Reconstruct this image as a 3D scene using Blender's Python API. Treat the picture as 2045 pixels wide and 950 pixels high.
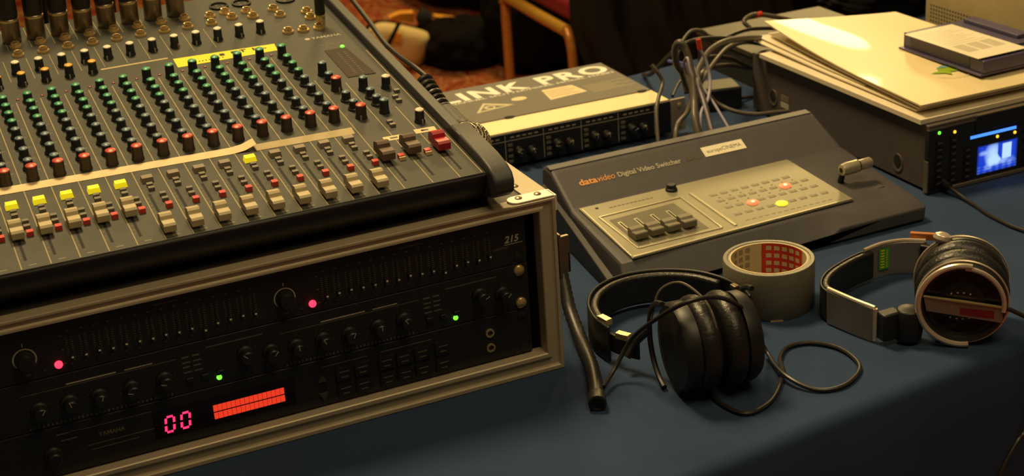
import bpy, bmesh, math, random
from math import sin, cos, pi, radians, atan2, sqrt
from mathutils import Vector, Matrix
random.seed(7)
for o in list(bpy.data.objects): bpy.data.objects.remove(o)
scn = bpy.context.scene
COL = scn.collection
TZ = 0.74                      # height of the table top (m); everything below is written in mm from the table top
# ------------------------------------------------------------------ camera
YAW, PITCH, ROLL, FPX = 0.400898, 0.396297, -0.068839, 3168.416
CAM = Vector((-543.315, -1182.476, 677.17))
fw = Vector((sin(YAW)*cos(PITCH), cos(YAW)*cos(PITCH), -sin(PITCH)))
r0 = Vector((cos(YAW), -sin(YAW), 0)); u0 = r0.cross(fw)
RT = cos(ROLL)*r0 + sin(ROLL)*u0; UP = -sin(ROLL)*r0 + cos(ROLL)*u0
cd = bpy.data.cameras.new('camera'); cam = bpy.data.objects.new('camera', cd); COL.objects.link(cam)
cd.sensor_width = 36; cd.lens = FPX/2045*36; cd.clip_start = .02; cd.clip_end = 60
cam.matrix_world = Matrix.Translation(CAM*.001 + Vector((0, 0, TZ))) @ Matrix((RT, UP, -fw)).transposed().to_4x4()
cd.dof.use_dof = True; cd.dof.focus_distance = 1.42; cd.dof.aperture_fstop = 11
scn.camera = cam
# ------------------------------------------------------------------ light
w = bpy.data.worlds.new('world'); scn.world = w; w.use_nodes = True
w.node_tree.nodes['Background'].inputs[0].default_value = (1, .66, .34, 1)
w.node_tree.nodes['Background'].inputs[1].default_value = .06
def area(name, loc, target, size, power, col):
    l = bpy.data.lights.new(name, 'AREA'); l.shape = 'DISK'; l.size = size; l.energy = power; l.color = col
    o = bpy.data.objects.new(name, l); COL.objects.link(o)
    o.location = Vector(loc)*.001 + Vector((0, 0, TZ))
    d = (Vector(target)-Vector(loc)); o.rotation_euler = d.to_track_quat('-Z', 'Y').to_euler(); return o
WARM = (1, .70, .27)
area('hall_lamp', (2650, 3350, 1330), (600, 450, 0), .38, 21, WARM)
area('ceiling_or_fill_lamp', (-150, 1000, 2250), (100, 250, 0), .6, 60, (1, .725, .34))
area('ceiling_or_fill_lamp', (200, -900, 2100), (100, 200, 0), 1.2, 16, (1, .74, .38))  # unseen fill light added on the camera side to brighten front faces
area('far_lamp', (1500, 3600, 2300), (1200, 3200, -700), .7, 46, WARM)
vs = scn.view_settings
scn.display_settings.display_device = 'sRGB'
vs.view_transform = 'Standard'; vs.look = 'None'; vs.gamma = 1; vs.use_curve_mapping = False; vs.exposure = 0

# ------------------------------------------------------------------ pixel to point (photo frame 2045 x 950)
def ray(x, y): return RT*((x-1022.5)/FPX) - UP*((y-475)/FPX) + fw
def on(x, y, P, n):
    d = ray(x, y); n = Vector(n); return CAM + d*((Vector(P)-CAM).dot(n)/d.dot(n))
def G(x, y, z=0): return on(x, y, (0, 0, z), (0, 0, 1))
def VY(x, y, Y): return on(x, y, (0, Y, 0), (0, 1, 0))

# ------------------------------------------------------------------ materials
MATS = {}
def mat(name, col, rough=.6, metal=0, var=.12, scale=60, bump=0, bscale=400, emit=None, es=1, spec=.5, col2=None, coat=0):
    if name in MATS: return MATS[name]
    m = bpy.data.materials.new(name); m.use_nodes = True; nt = m.node_tree; b = nt.nodes['Principled BSDF']
    b.inputs['Roughness'].default_value = rough; b.inputs['Metallic'].default_value = metal
    b.inputs['Specular IOR Level'].default_value = spec
    if coat: b.inputs['Coat Weight'].default_value = coat
    tc = nt.nodes.new('ShaderNodeTexCoord'); nz = nt.nodes.new('ShaderNodeTexNoise')
    nz.inputs['Scale'].default_value = scale; nz.inputs['Detail'].default_value = 3
    nt.links.new(tc.outputs['Object'], nz.inputs['Vector'])
    mx = nt.nodes.new('ShaderNodeMix'); mx.data_type = 'RGBA'
    c2 = col2 or tuple(c*(1-var) for c in col); c1 = col if col2 else tuple(min(1, c*(1+var)) for c in col)
    mx.inputs['A'].default_value = (*c1, 1); mx.inputs['B'].default_value = (*c2, 1)
    nt.links.new(nz.outputs['Fac'], mx.inputs['Factor']); nt.links.new(mx.outputs['Result'], b.inputs['Base Color'])
    if bump:
        n2 = nt.nodes.new('ShaderNodeTexNoise'); n2.inputs['Scale'].default_value = bscale; n2.inputs['Detail'].default_value = 4
        nt.links.new(tc.outputs['Object'], n2.inputs['Vector'])
        bp = nt.nodes.new('ShaderNodeBump'); bp.inputs['Strength'].default_value = bump; bp.inputs['Distance'].default_value = .001
        nt.links.new(n2.outputs['Fac'], bp.inputs['Height']); nt.links.new(bp.outputs['Normal'], b.inputs['Normal'])
    if emit:
        b.inputs['Emission Color'].default_value = (*emit, 1); b.inputs['Emission Strength'].default_value = es
    MATS[name] = m; return m
K = dict(
 cloth=mat('blue_tablecloth', (.031, .055, .115), .95, var=.22, scale=9, bump=.5, bscale=1500, spec=.15),
 panel=mat('mixer_panel_paint', (.072, .073, .062), .6, metal=0, spec=.25, var=.12, scale=25),
 cheek=mat('mixer_side_plastic', (.045, .045, .045), .5, bump=.15, bscale=900),
 black=mat('black_plastic', (.010, .010, .011), .45),
 soft=mat('black_leatherette', (.013, .012, .012), .38, bump=.5, bscale=350),
 rubber=mat('black_cable_rubber', (.017, .015, .015), .42),
 knob=mat('dark_knob_plastic', (.016, .020, .022), .45),
 knobbrown=mat('brown_black_knob_plastic', (.035, .022, .018), .45),
 green=mat('green_knob_cap', (.03, .27, .13), .4),
 blue=mat('blue_grey_knob_cap', (.09, .15, .19), .4),
 red=mat('red_knob_cap', (.55, .06, .03), .4),
 white=mat('white_knob_cap', (.75, .66, .5), .45),
 orange=mat('orange_knob_cap', (.75, .38, .03), .45),
 fader=mat('cream_fader_cap', (.52, .44, .26), .5),
 faderbrown=mat('brown_fader_cap', (.13, .085, .055), .5),
 faderred=mat('red_fader_cap', (.4, .012, .02), .38),
 btnred=mat('red_button', (.62, .06, .04), .45),
 btngrey=mat('grey_button', (.16, .14, .10), .5),
 btnyel=mat('lit_yellow_button', (.9, .75, .02), .45, emit=(1, .8, .01), es=.55),
 line=mat('printed_line', (.33, .27, .12), .6),
 print=mat('pale_print', (.42, .38, .27), .6),
 dimprint=mat('dim_print', (.12, .10, .065), .6),
 tape=mat('masking_tape', (.78, .60, .34), .65, var=.06),
 tape2=mat('darker_masking_tape', (.42, .34, .18), .65, var=.08),
 yellow=mat('yellow_label', (.85, .72, .01), .5, var=.05),
 brass=mat('brass_nut', (.80, .60, .28), .25, metal=.75),
 chrome=mat('chrome', (.75, .7, .62), .2, metal=1),
 nickel=mat('dull_nickel', (.30, .24, .17), .38, metal=.9, var=.2),
 alu=mat('aluminium_extrusion', (.46, .39, .27), .45, metal=.2, var=.12, scale=15),
 case=mat('dark_case_laminate', (.050, .042, .036), .5, bump=.25, bscale=700),
 whitesteel=mat('pale_corner_plate', (.82, .76, .66), .35, metal=.15),
 unit=mat('rack_unit_black', (.010, .010, .011), .5),
 tray=mat('rack_inner_black', (.007, .007, .007), .8),
 ledr=mat('red_led', (.6, .02, .05), .4, emit=(1, .03, .07), es=2.6),
 ledrd=mat('dim_red_led', (.3, .01, .02), .4, emit=(1, .02, .05), es=.35),
 ledseg=mat('digit_segment', (.6, .02, .1), .4, emit=(1, .02, .10), es=2.4),
 ledbar=mat('level_meter_segment', (.5, .03, .01), .4, emit=(1, .055, .02), es=.75),
 ledg=mat('green_led', (.1, .6, .05), .4, emit=(.12, 1, .03), es=2.6),
 ledo=mat('orange_led', (.8, .4, .02), .4, emit=(1, .42, .02), es=2.2),
 meter=mat('smoked_meter_window', (.035, .022, .014), .6, spec=.2, var=.3, scale=150),
 beige=mat('bare_metal_strip', (.80, .68, .40), .42, metal=.25, var=.05),
 lid=mat('grey_lid_plate', (.14, .13, .105), .55, metal=0, spec=.3, var=.06),
 lidtext=mat('white_lid_print', (.85, .80, .68), .5),
 lidtan=mat('tan_sticker', (.55, .48, .28), .5),
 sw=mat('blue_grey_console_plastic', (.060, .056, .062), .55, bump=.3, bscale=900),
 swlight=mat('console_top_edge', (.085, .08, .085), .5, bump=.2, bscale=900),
 silver=mat('silver_overlay', (.27, .25, .165), .42, metal=.25, var=.05),
 silverhi=mat('bright_silver_edge', (.55, .5, .36), .3, metal=.6),
 recess=mat('olive_recess', (.10, .09, .055), .5),
 olive=mat('olive_fader_cap', (.17, .15, .10), .5),
 membrane=mat('membrane_print', (.21, .195, .125), .5),
 keyr=mat('red_lit_key', (.7, .1, .03), .4, emit=(1, .13, .05), es=1.7),
 keyh=mat('red_key_lamp', (.9, .3, .1), .4, emit=(1, .45, .15), es=5),
 keyy=mat('yellow_lit_key', (.8, .7, .05), .4, emit=(1, .78, .02), es=1.2),
 otext=mat('orange_lettering', (.75, .33, .10), .5),
 deck=mat('deck_side_paint', (.085, .07, .06), .55, bump=.2, bscale=900),
 deckb=mat('deck_bezel_black', (.012, .011, .012), .4),
 lip=mat('deck_metal_lip', (.3, .25, .17), .4, metal=.7),
 paper=mat('cream_folder_paper', (.80, .67, .38), .45, var=.03, scale=12, coat=.15),
 paper2=mat('white_paper_stack', (.74, .65, .47), .6, var=.05, scale=40),
 purple=mat('purple_blue_cassette_case', (.075, .065, .125), .4),
 plabel=mat('paper_label', (.80, .74, .55), .55, var=.03),
 pfaint=mat('faint_grey_print', (.55, .50, .37), .6),
 lgreen=mat('green_logo_print', (.28, .42, .02), .5), lblue=mat('blue_logo_print', (.15, .35, .38), .5),
 duct=mat('grey_duct_tape', (.145, .135, .10), .38, var=.12, scale=50, bump=.2),
 core=mat('tape_core_paper', (.62, .50, .27), .6), cored=mat('red_core_print', (.62, .03, .02), .55), coreg=mat('grey_core_print', (.30, .27, .2), .6),
 hsilver=mat('silver_headphone_metal', (.72, .60, .46), .3, metal=.55, var=.08),
 hplate=mat('grey_headband_plate', (.24, .215, .19), .35, metal=.4),
 hgreen=mat('green_sticker', (.05, .35, .03), .5), htag=mat('rust_orange_tag', (.42, .13, .03), .6), darkred=mat('dark_red_print', (.2, .01, .02), .5),
 boxo=mat('olive_metal_case', (.062, .056, .033), .5, metal=.2), boxs=mat('dark_case_side', (.02, .018, .013), .6),
 comp=mat('beige_computer_plastic', (.42, .34, .18), .55, bump=.1), comph=mat('vent_hole_dark', (.06, .05, .03), .8),
 cabg=mat('grey_cable_jacket', (.10, .085, .065), .4), cabp=mat('pale_violet_wire', (.36, .33, .42), .35), cabb=mat('dark_cable_jacket', (.022, .019, .018), .4),
 cabblue=mat('blue_wire', (.06, .08, .35), .4), redtip=mat('red_plug_collar', (.6, .04, .02), .4),
 gold=mat('orange_gold_chair_frame', (.50, .19, .035), .35, metal=.25), goldb=mat('yellow_gold_rail', (.60, .33, .04), .35, metal=.25), chairred=mat('red_upholstery', (.24, .008, .015), .8, bump=.4),
 bagtan=mat('tan_canvas', (.80, .62, .27), .8, var=.15, scale=15, bump=.3), bagorange=mat('orange_fabric', (.85, .38, .03), .8), bagblack=mat('black_bag_nylon', (.0035, .003, .003), .95, bump=.5, bscale=60, spec=.12),
 coat=mat('dark_brown_black_cloth', (.012, .010, .007), .9, spec=.2, var=.4, scale=6, bump=.6, bscale=40),
 foam=mat('black_foam', (.012, .012, .012), .95, bump=.8, bscale=300), mesh=mat('steel_mesh', (.55, .47, .33), .35, metal=.8), meshbk=mat('foam_behind_mesh', (.06, .05, .035), .8),
 wall=mat('wall_paint', (.35, .26, .16), .8),
)
def carpet():
    m = bpy.data.materials.new('patterned_carpet'); m.use_nodes = True; nt = m.node_tree; b = nt.nodes['Principled BSDF']
    b.inputs['Roughness'].default_value = .95; b.inputs['Specular IOR Level'].default_value = .1
    tc = nt.nodes.new('ShaderNodeTexCoord'); mp = nt.nodes.new('ShaderNodeMapping'); mp.inputs['Scale'].default_value = (5, 3.2, 5)
    nt.links.new(tc.outputs['Object'], mp.inputs[0])
    n = nt.nodes.new('ShaderNodeTexNoise'); n.inputs['Scale'].default_value = 1.6; n.inputs['Detail'].default_value = 2; n.inputs['Distortion'].default_value = 2.2
    nt.links.new(mp.outputs[0], n.inputs['Vector'])
    r = nt.nodes.new('ShaderNodeValToRGB'); e = r.color_ramp; e.interpolation = 'EASE'
    e.elements[0].position = .36; e.elements[0].color = (.24, .022, .016, 1); e.elements[1].position = .46; e.elements[1].color = (.42, .16, .05, 1)
    for p, c in ((.54, (.28, .025, .018, 1)), (.62, (.46, .24, .09, 1)), (.7, (.24, .02, .015, 1))):
        x = e.elements.new(p); x.color = c
    nt.links.new(n.outputs['Fac'], r.inputs[0]); nt.links.new(r.outputs[0], b.inputs['Base Color']); return m
K['carpet'] = carpet()
def screenmat():
    m = bpy.data.materials.new('lit_video_screen'); m.use_nodes = True; nt = m.node_tree; b = nt.nodes['Principled BSDF']
    b.inputs['Base Color'].default_value = (.01, .02, .06, 1); b.inputs['Roughness'].default_value = .2
    a = nt.nodes.new('ShaderNodeAttribute'); a.attribute_name = 'picture'
    nt.links.new(a.outputs['Color'], b.inputs['Emission Color']); b.inputs['Emission Strength'].default_value = 1.0; return m
K['screen'] = screenmat()

# ------------------------------------------------------------------ mesh builder (mm)
class MB:
    def __init__(s): s.v = []; s.f = []; s.m = []
    def add(s, vs_, fs, mi=0, M=None):
        n = len(s.v); s.v += [(M @ Vector(p)) if M else Vector(p) for p in vs_]; s.f += [tuple(i+n for i in f) for f in fs]; s.m += [mi]*len(fs); return s
    def box(s, x0, x1, y0, y1, z0, z1, mi=0, M=None):
        return s.add([(x, y, z) for z in (z0, z1) for y in (y0, y1) for x in (x0, x1)], [(0, 2, 3, 1), (4, 5, 7, 6), (0, 1, 5, 4), (2, 6, 7, 3), (0, 4, 6, 2), (1, 3, 7, 5)], mi, M)
    def hexa(s, low, high, mi=0):      # low/high: four points each, counter clockwise seen from above
        return s.add(list(low)+list(high), [(3, 2, 1, 0), (4, 5, 6, 7), (0, 1, 5, 4), (1, 2, 6, 5), (2, 3, 7, 6), (3, 0, 4, 7)], mi)
    def lathe(s, prof, n=16, base=(0, 0, 0), axis=(0, 0, 1), mi=0, a0=0, a1=2*pi):
        ax = Vector(axis).normalized(); t = Vector((1, 0, 0)) if abs(ax.x) < .9 else Vector((0, 1, 0))
        e1 = (t-ax*t.dot(ax)).normalized(); e2 = ax.cross(e1); b = Vector(base); vs_ = []; fs = []
        full = abs(a1-a0-2*pi) < 1e-6; m = n if full else n+1
        for r, z in prof:
            for k in range(m):
                a = a0+(a1-a0)*k/n; vs_.append(b+ax*z+(e1*cos(a)+e2*sin(a))*r)
        for j in range(len(prof)-1):
            for k in range(n):
                k2 = (k+1) % m; fs.append((j*m+k, j*m+k2, (j+1)*m+k2, (j+1)*m+k))
        if full:
            if prof[0] == prof[-1] or (len(prof) == 2 and prof[0][1] == prof[1][1]): return s.add(vs_, fs, mi)
            if prof[0][0] > 1e-6: fs.append(tuple(range(m-1, -1, -1)))
            if prof[-1][0] > 1e-6: fs.append(tuple((len(prof)-1)*m+k for k in range(m)))
        return s.add(vs_, fs, mi)
    def cyl(s, p0, p1, r0_, r1_=None, n=14, mi=0):
        p0 = Vector(p0); p1 = Vector(p1); return s.lathe([(r0_, 0), (r0_ if r1_ is None else r1_, (p1-p0).length)], n, p0, p1-p0, mi)
    def prism(s, poly, M, d, mi=0):    # poly (a,b) in M's xy plane, extruded along +z of M
        n = len(poly); vs_ = [(a, b, 0) for a, b in poly]+[(a, b, d) for a, b in poly]
        return s.add(vs_, [tuple(range(n-1, -1, -1)), tuple(range(n, 2*n))]+[(k, (k+1) % n, n+(k+1) % n, n+k) for k in range(n)], mi, M)
    def px(s, poly, x0, x1, mi=0):     # side profile (y,z) swept along x
        M = Matrix(((0, 0, 1, x0), (1, 0, 0, 0), (0, 1, 0, 0), (0, 0, 0, 1))); return s.prism(poly, M, x1-x0, mi)
    def tube(s, pts, r, n=8, mi=0, closed=False):
        pts = [Vector(p) for p in pts]; N = len(pts); vs_ = []; fs = []
        t = (pts[1]-pts[0]).normalized(); up = Vector((0, 0, 1)) if abs(t.z) < .9 else Vector((1, 0, 0)); e = (up-t*up.dot(t)).normalized()
        for i in range(N):
            t = (pts[(i+1) % N if closed else min(i+1, N-1)]-pts[(i-1) % N if closed else max(i-1, 0)]).normalized()
            e = (e-t*e.dot(t)).normalized(); g = t.cross(e); rr = r[i] if isinstance(r, (list, tuple)) else r
            for k in range(n): a = 2*pi*k/n; vs_.append(pts[i]+(e*cos(a)+g*sin(a))*rr)
        for i in range(N if closed else N-1):
            j = (i+1) % N
            for k in range(n): fs.append((i*n+k, i*n+(k+1) % n, j*n+(k+1) % n, j*n+k))
        if not closed: fs += [tuple(range(n-1, -1, -1)), tuple((N-1)*n+k for k in range(n))]
        return s.add(vs_, fs, mi)
    def sheet(s, grid, t, mi=0):       # grid[j][i] of points, thickness t downwards
        J = len(grid); I = len(grid[0]); T = [Vector(p) for row in grid for p in row]; B = [p-Vector((0, 0, t)) for p in T]; n = len(T); fs = []
        for j in range(J-1):
            for i in range(I-1):
                a = j*I+i; fs.append((a, a+1, a+I+1, a+I)); fs.append((n+a, n+a+I, n+a+I+1, n+a+1))
        for i in range(I-1): fs.append((i, n+i, n+i+1, i+1)); a = (J-1)*I+i; fs.append((a, a+1, n+a+1, n+a))
        for j in range(J-1): a = j*I; fs.append((a, a+I, n+a+I, n+a)); a += I-1; fs.append((a, n+a, n+a+I, a+I))
        return s.add(T+B, fs, mi)
    def mesh(s, name, mats, smooth=True, ang=35, fix=True):
        me = bpy.data.meshes.new(name); me.from_pydata([tuple(p*.001) for p in s.v], [], s.f)
        for m in (mats if isinstance(mats, (list, tuple)) else [mats]): me.materials.append(K[m] if isinstance(m, str) else m)
        me.polygons.foreach_set('material_index', s.m)
        if fix:
            bm = bmesh.new(); bm.from_mesh(me); bmesh.ops.recalc_face_normals(bm, faces=bm.faces); bm.to_mesh(me); bm.free()
        if smooth:
            me.polygons.foreach_set('use_smooth', [True]*len(me.polygons)); me.set_sharp_from_angle(angle=radians(ang))
        me.update(); return me
def cr(P, n=8, closed=False):          # Catmull-Rom through the points
    P = [Vector(p) for p in P]; out = []; N = len(P)
    for i in range(N if closed else N-1):
        a = P[(i-1) % N] if closed or i else P[0]*2-P[1]; b = P[i]; c = P[(i+1) % N]; d = P[(i+2) % N] if closed or i < N-2 else P[-1]*2-P[-2]
        for k in range(n):
            t = k/n; out.append(.5*((2*b)+(c-a)*t+(2*a-5*b+4*c-d)*t*t+(3*b-a-3*c+d)*t**3))
    if not closed: out.append(P[-1])
    return out
def place(o, parent, loc, rot):
    if parent: o.parent = parent; o.location = Vector(loc)*.001
    else: o.location = Vector(loc)*.001+Vector((0, 0, TZ))
    if rot is not None: o.rotation_euler = rot.to_euler() if isinstance(rot, Matrix) else rot
def tag(o, label=None, cat=None, group=None, kind=None):
    for k, v_ in (('label', label), ('category', cat), ('group', group), ('kind', kind)):
        if v_: o[k] = v_
    return o
def thing(name, label, cat, loc=(0, 0, 0), rot=None, group=None):
    o = bpy.data.objects.new(name, None); COL.objects.link(o); o.empty_display_size = .02; place(o, None, loc, rot); return tag(o, label, cat, group)
def inst(me, name, parent=None, loc=(0, 0, 0), rot=None, **kw):
    o = bpy.data.objects.new(name, me); COL.objects.link(o); place(o, parent, loc, rot); return tag(o, **kw)
STUFF = {'panel_marking', 'fine_marking', 'scale_marking', 'label_print', 'fine_print', 'sticker_writing', 'label_marking', 'core_lettering', 'meter_scale', 'divider_line', 'name_line'}
def obj(name, mb, mats, parent=None, loc=(0, 0, 0), rot=None, smooth=True, bevel=0, ang=35, seg=2, **kw):
    o = inst(mb.mesh(name, mats, smooth, ang), name, parent, loc, rot, **kw)
    if name in STUFF: o['kind'] = 'stuff'
    if bevel:
        b = o.modifiers.new('bevel', 'BEVEL'); b.width = bevel*.001; b.segments = seg; b.limit_method = 'ANGLE'; b.angle_limit = radians(35); b.harden_normals = False
    return o
def text(s, size, m, parent, loc, rot=None, name='lettering', bold=0, align='LEFT', ext=.04, sx=1, shear=0, sp=1.0, **kw):
    c = bpy.data.curves.new('t', 'FONT'); c.body = s; c.size = size*.001; c.space_character = sp; c.extrude = ext*.001; c.offset = bold*.001; c.align_x = align; c.resolution_u = 3; c.shear = shear
    t = bpy.data.objects.new('t', c); COL.objects.link(t); dg = bpy.context.evaluated_depsgraph_get()
    me = bpy.data.meshes.new_from_object(t.evaluated_get(dg)); bpy.data.objects.remove(t)
    if sx != 1: me.transform(Matrix.Diagonal((sx, 1, 1, 1)))
    me.materials.clear(); me.materials.append(K[m]); me.name = name
    return inst(me, name, parent, loc, rot, **kw)
def fit(o, width):                       # make a lettering mesh exactly this wide (mm)
    xs = [v_.co.x for v_ in o.data.vertices]; k = width*.001/(max(xs)-min(xs)); o.data.transform(Matrix.Translation((-min(xs), 0, 0))); o.data.transform(Matrix.Diagonal((k, 1, 1, 1))); return o
def Mcols(X, Y, Z): return Matrix((X, Y, Z)).transposed()
UPRIGHT = Matrix.Rotation(pi/2, 3, 'X')   # text that stands on a face looking to -y

def softlump(name, c, sx, sy, sz, m, label, cat, seed=0, fold=.12, floor=True, rot=0):
    rnd = random.Random(seed); ph = [rnd.uniform(0, 6.3) for _ in range(12)]; mb = MB(); NU, NV = 72, 36; vs_ = []
    for j in range(NV+1):
        v_ = pi*j/NV
        for i in range(NU):
            u = 2*pi*i/NU; p = Vector((sin(v_)*cos(u), sin(v_)*sin(u), cos(v_)))
            k = abs(p.x)**3.2+abs(p.y)**3.2+abs(p.z)**3.2; p = p/(k**(1/3.2))
            d = 1+fold*(.4*sin(3*u+ph[0]+2*p.z)+.3*sin(5*p.x+7*p.z+ph[1])+.25*sin(9*p.y+5*p.z+ph[2])+.25*sin(13*p.x-6*p.z+ph[3])+.15*sin(21*p.z+11*p.x+ph[4]))
            q = Vector((p.x*sx*d, p.y*sy*d, p.z*sz*d)); q = Matrix.Rotation(rot, 3, 'Z') @ q
            if floor: q.z = max(q.z+sz, .0)
            vs_.append(q)
    mb.add(vs_, [(j*NU+i, (j+1)*NU+i, (j+1)*NU+(i+1) % NU, j*NU+(i+1) % NU) for j in range(NV) for i in range(NU)])
    return obj(name, mb, m, None, c, label=label, cat=cat, ang=70)

# ------------------------------------------------------------------ setting
FZ = -740
obj('floor', MB().box(-4000, 7000, -3000, 7500, FZ-20, FZ), 'carpet', kind='structure', smooth=False)
obj('wall_back', MB().box(-4000, 7000, 7500, 7600, FZ, 2300), 'wall', kind='structure', smooth=False)

# tablecloth: one cloth over the table, with a front and a back drop
TA = radians(7.3); te = Vector((cos(TA), sin(TA), 0)); tn = Vector((-sin(TA), cos(TA), 0))
def tablecloth():
    s0, s1, n0, n1 = -1050, 1330, -219, 702; grid = []
    S = [s0+(s1-s0)*i/150 for i in range(151)]
    path = []
    for k in range(15): path.append((n1, FZ+4+(736-14)*k/14))
    for k in range(1, 6): a = pi/2*k/6; path.append((n1-10+10*cos(a), -10+10*sin(a)))
    for k in range(41): path.append((n1-10+(n0-n1+20)*k/40, 0))
    for k in range(1, 8): a = pi/2*k/8; path.append((n0+10-14*sin(a), -14+14*cos(a)))
    for k in range(1, 17): path.append((n0-4, -14-(722)*k/16))
    for n, z in path:
        row = []
        for s in S:
            d = 0
            if z < -10:
                dep = min(1, (-z-10)/300); d = (9*sin(s/75.)+6*sin(s/31.+1.3)+5*sin(s/140.+2))*dep
                d += 3*dep
            nn = n+(d if n > 200 else -abs(d) if False else -d-6*min(1, (-z)/200) if z < -10 else 0)
            row.append(te*s+tn*nn+Vector((0, 0, z)))
        grid.append(row)
    mb = MB(); I = len(S); mb.add([p for r in grid for p in r], [(j*I+i, j*I+i+1, (j+1)*I+i+1, (j+1)*I+i) for j in range(len(grid)-1) for i in range(I-1)])
    for i in (0, I-1):                 # end drops
        pts = [grid[j][i] for j in range(len(grid))]; mb.add(pts, [tuple(range(len(pts)))])
    obj('tablecloth', mb, 'cloth', label='dark blue cloth covering the whole equipment table, falling over its front edge', cat='tablecloth', ang=60)
tablecloth()

# ------------------------------------------------------------------ rack case (front at y=0, right side at x=2)
CX0, CX1, CH, CD = -537, 2, 168.7, 480
rc = thing('rack_case', 'low black flight rack case with ribbed aluminium edging under the mixing console', 'rack case', (CX1, 0, 0))
def L(x, y, z): return (x-CX1, y, z)
obj('top_panel', MB().box(CX0+3-CX1, -3, 8, CD-3, CH-9, CH-1), 'case', rc)
obj('bottom_panel', MB().box(CX0+3-CX1, -3, 8, CD-3, 2, 10), 'case', rc)
for x in (CX0+3-CX1, -12): obj('side_panel', MB().box(x, x+9, 8, CD-3, 10, CH-9), 'case', rc)
for x in (-17, CX0+12-CX1): obj('inner_lining', MB().box(x, x+5, 14, CD-8, 12, CH-11), 'tray', rc)
def frame_ring():
    prof = [(0, 14), (0, 1), (.8, 0), (3.6, 0), (4.4, 1.8), (5.8, 2.6), (11.2, 2.6), (12.6, 1.8), (13.4, 0), (16.4, 0), (17.2, 1), (17.2, 16)]
    kT = 10.6/17.2; kB = 19/17.2; kR = 16.5/17.2; vs_ = []; fs = []; n = len(prof)
    for a, y in prof: vs_ += [(CX0-CX1+a*kR, y, a*kB), (-a*kR, y, a*kB), (-a*kR, y, CH-a*kT), (CX0-CX1+a*kR, y, CH-a*kT)]
    for j in range(n-1):
        for k in range(4): fs.append((4*j+k, 4*j+(k+1) % 4, 4*j+4+(k+1) % 4, 4*j+4+k))
    return MB().add(vs_, fs)
obj('front_frame', frame_ring(), 'alu', rc, ang=20, label='ribbed aluminium front edging')
obj('edge_strip', MB().box(-23, .8, 14, CD, CH-1.2, CH+.6).box(-.6, .8, 14, CD, CH-24, CH+.5), 'alu', rc, bevel=.5, label='flat aluminium strip along the right top edge')
obj('edge_strip', MB().box(CX0-CX1-.8, CX0-CX1+23, 14, CD, CH-1.2, CH+.6), 'alu', rc, bevel=.5)
riv = MB().lathe([(3.4, 0), (3.2, .9), (1.8, 1.6), (0, 1.8)], 12).mesh('rivet', 'nickel')
for y in (43, 160, 300, 430): inst(riv, 'rivet', rc, L(-17.6, y, CH+.6))
def corner():
    mb = MB(); pts = []
    for k in range(9): a = pi/2+pi*k/8; pts.append((-33+8*cos(a), 10+8.5*sin(a)))
    pts += [(0, 1.5), (1.5, 3), (1.5, 17), (0, 18.5)]
    mb.prism(pts, Matrix.Translation((-1, 0, CH+.4)), 1.4)
    mb.box(-1, 1.6, .6, 18, CH-13, CH+1.8)
    return mb
obj('corner_plate', corner(), 'whitesteel', rc, bevel=.4, label='pale rounded corner plate with two screws')
for x in (-28.5, -10): inst(riv, 'corner_screw', rc, L(x, 11.5, CH+1.8))
def latch():
    mb = MB(); mb.box(.8, 3, 0, 46, 88, 132, 0); mb.box(3, 13, 4, 8, 92, 128, 0).box(3, 13, 34, 38, 92, 128, 0)
    mb.box(11, 13.4, 4, 38, 92, 112, 0); return mb
obj('butterfly_latch', latch(), 'nickel', rc, bevel=.5, label='nickel twist latch on the right side')

# rack units
UX0, UX1 = -507.5, -24.8
scr = MB().lathe([(5.2, 0), (5.0, 1.6), (3.4, 3), (0, 3.6)], 16, axis=(0, -1, 0)).mesh('rack_screw', 'brass')
scrd = MB().lathe([(4.2, 0), (4.0, 1), (0, 1.8)], 14, axis=(0, -1, 0)).mesh('rack_screw', 'unit')
def unit(name, label, z0, brightscrews):
    t = thing(name, label, 'audio unit', (UX0, 10, z0), None, None)
    W = UX1-UX0
    obj('face_plate', MB().box(0, W, 0, 3, .3, 44.1), 'unit', t, bevel=.5)
    obj('chassis', MB().box(22, W-22, 3, 240, 2, 42.5), 'unit', t)
    for x in (8.7, W-8.7):
        for z in (6.3, 38.1): inst(scr if brightscrews else scrd, 'rack_screw', t, (x, 0, z))
    return t
def ux(x): return x-UX0
# --- graphic equaliser
EQZ = 109.5
eq = unit('graphic_equalizer', 'black dual graphic equalizer marked 215, topmost of the three rack units', EQZ, False)
slot = MB().box(-.7, .7, -.12, 0, -11, 11).mesh('slider_slot', 'tray')
ticks = MB()
for k in range(11):
    for sgn in (-1, 1):
        ticks.box(sgn*2.1-.9, sgn*2.1+.9, -.1, 0, -10+2*k-.22, -10+2*k+.22)
ticks = ticks.mesh('scale_marking', 'dimprint')
cap = MB().box(-1.5, 1.5, -6, -.1, -1.3, 1.3).mesh('slider', 'black'); capd = MB().box(-.9, .9, -6.3, -6, -.7, .7).mesh('slider_tip', 'white')
arcm = MB()
for k in range(22):
    a0 = radians(-40+260*k/22); a1 = radians(-40+260*(k+1)/22); R0, R1 = 8.4, 9.5
    arcm.add([(R*cos(a), -.15, R*sin(a)) for a in (a0, a1) for R in (R0, R1)], [(0, 1, 3, 2)])
arcm.add([(9.5*cos(radians(-40)), -.15, 9.5*sin(radians(-40))), (8.2*cos(radians(-40)), -.15, 8.2*sin(radians(-40))), (4, -.15, -8.2), (5.2, -.15, -9.4)], [(0, 1, 2, 3)])
arcm.box(-.4, .4, -.15, 0, 11, 14)
arcm = arcm.mesh('lit_edge_and_tick', 'print')  # knob's lit edge painted as a pale arc; tail and tick are print
bigk = MB().lathe([(7.4, 0), (7.2, 9), (6.2, 11), (0, 11)], 22, axis=(0, -1, 0)).mesh('gain_knob', 'black')
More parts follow.
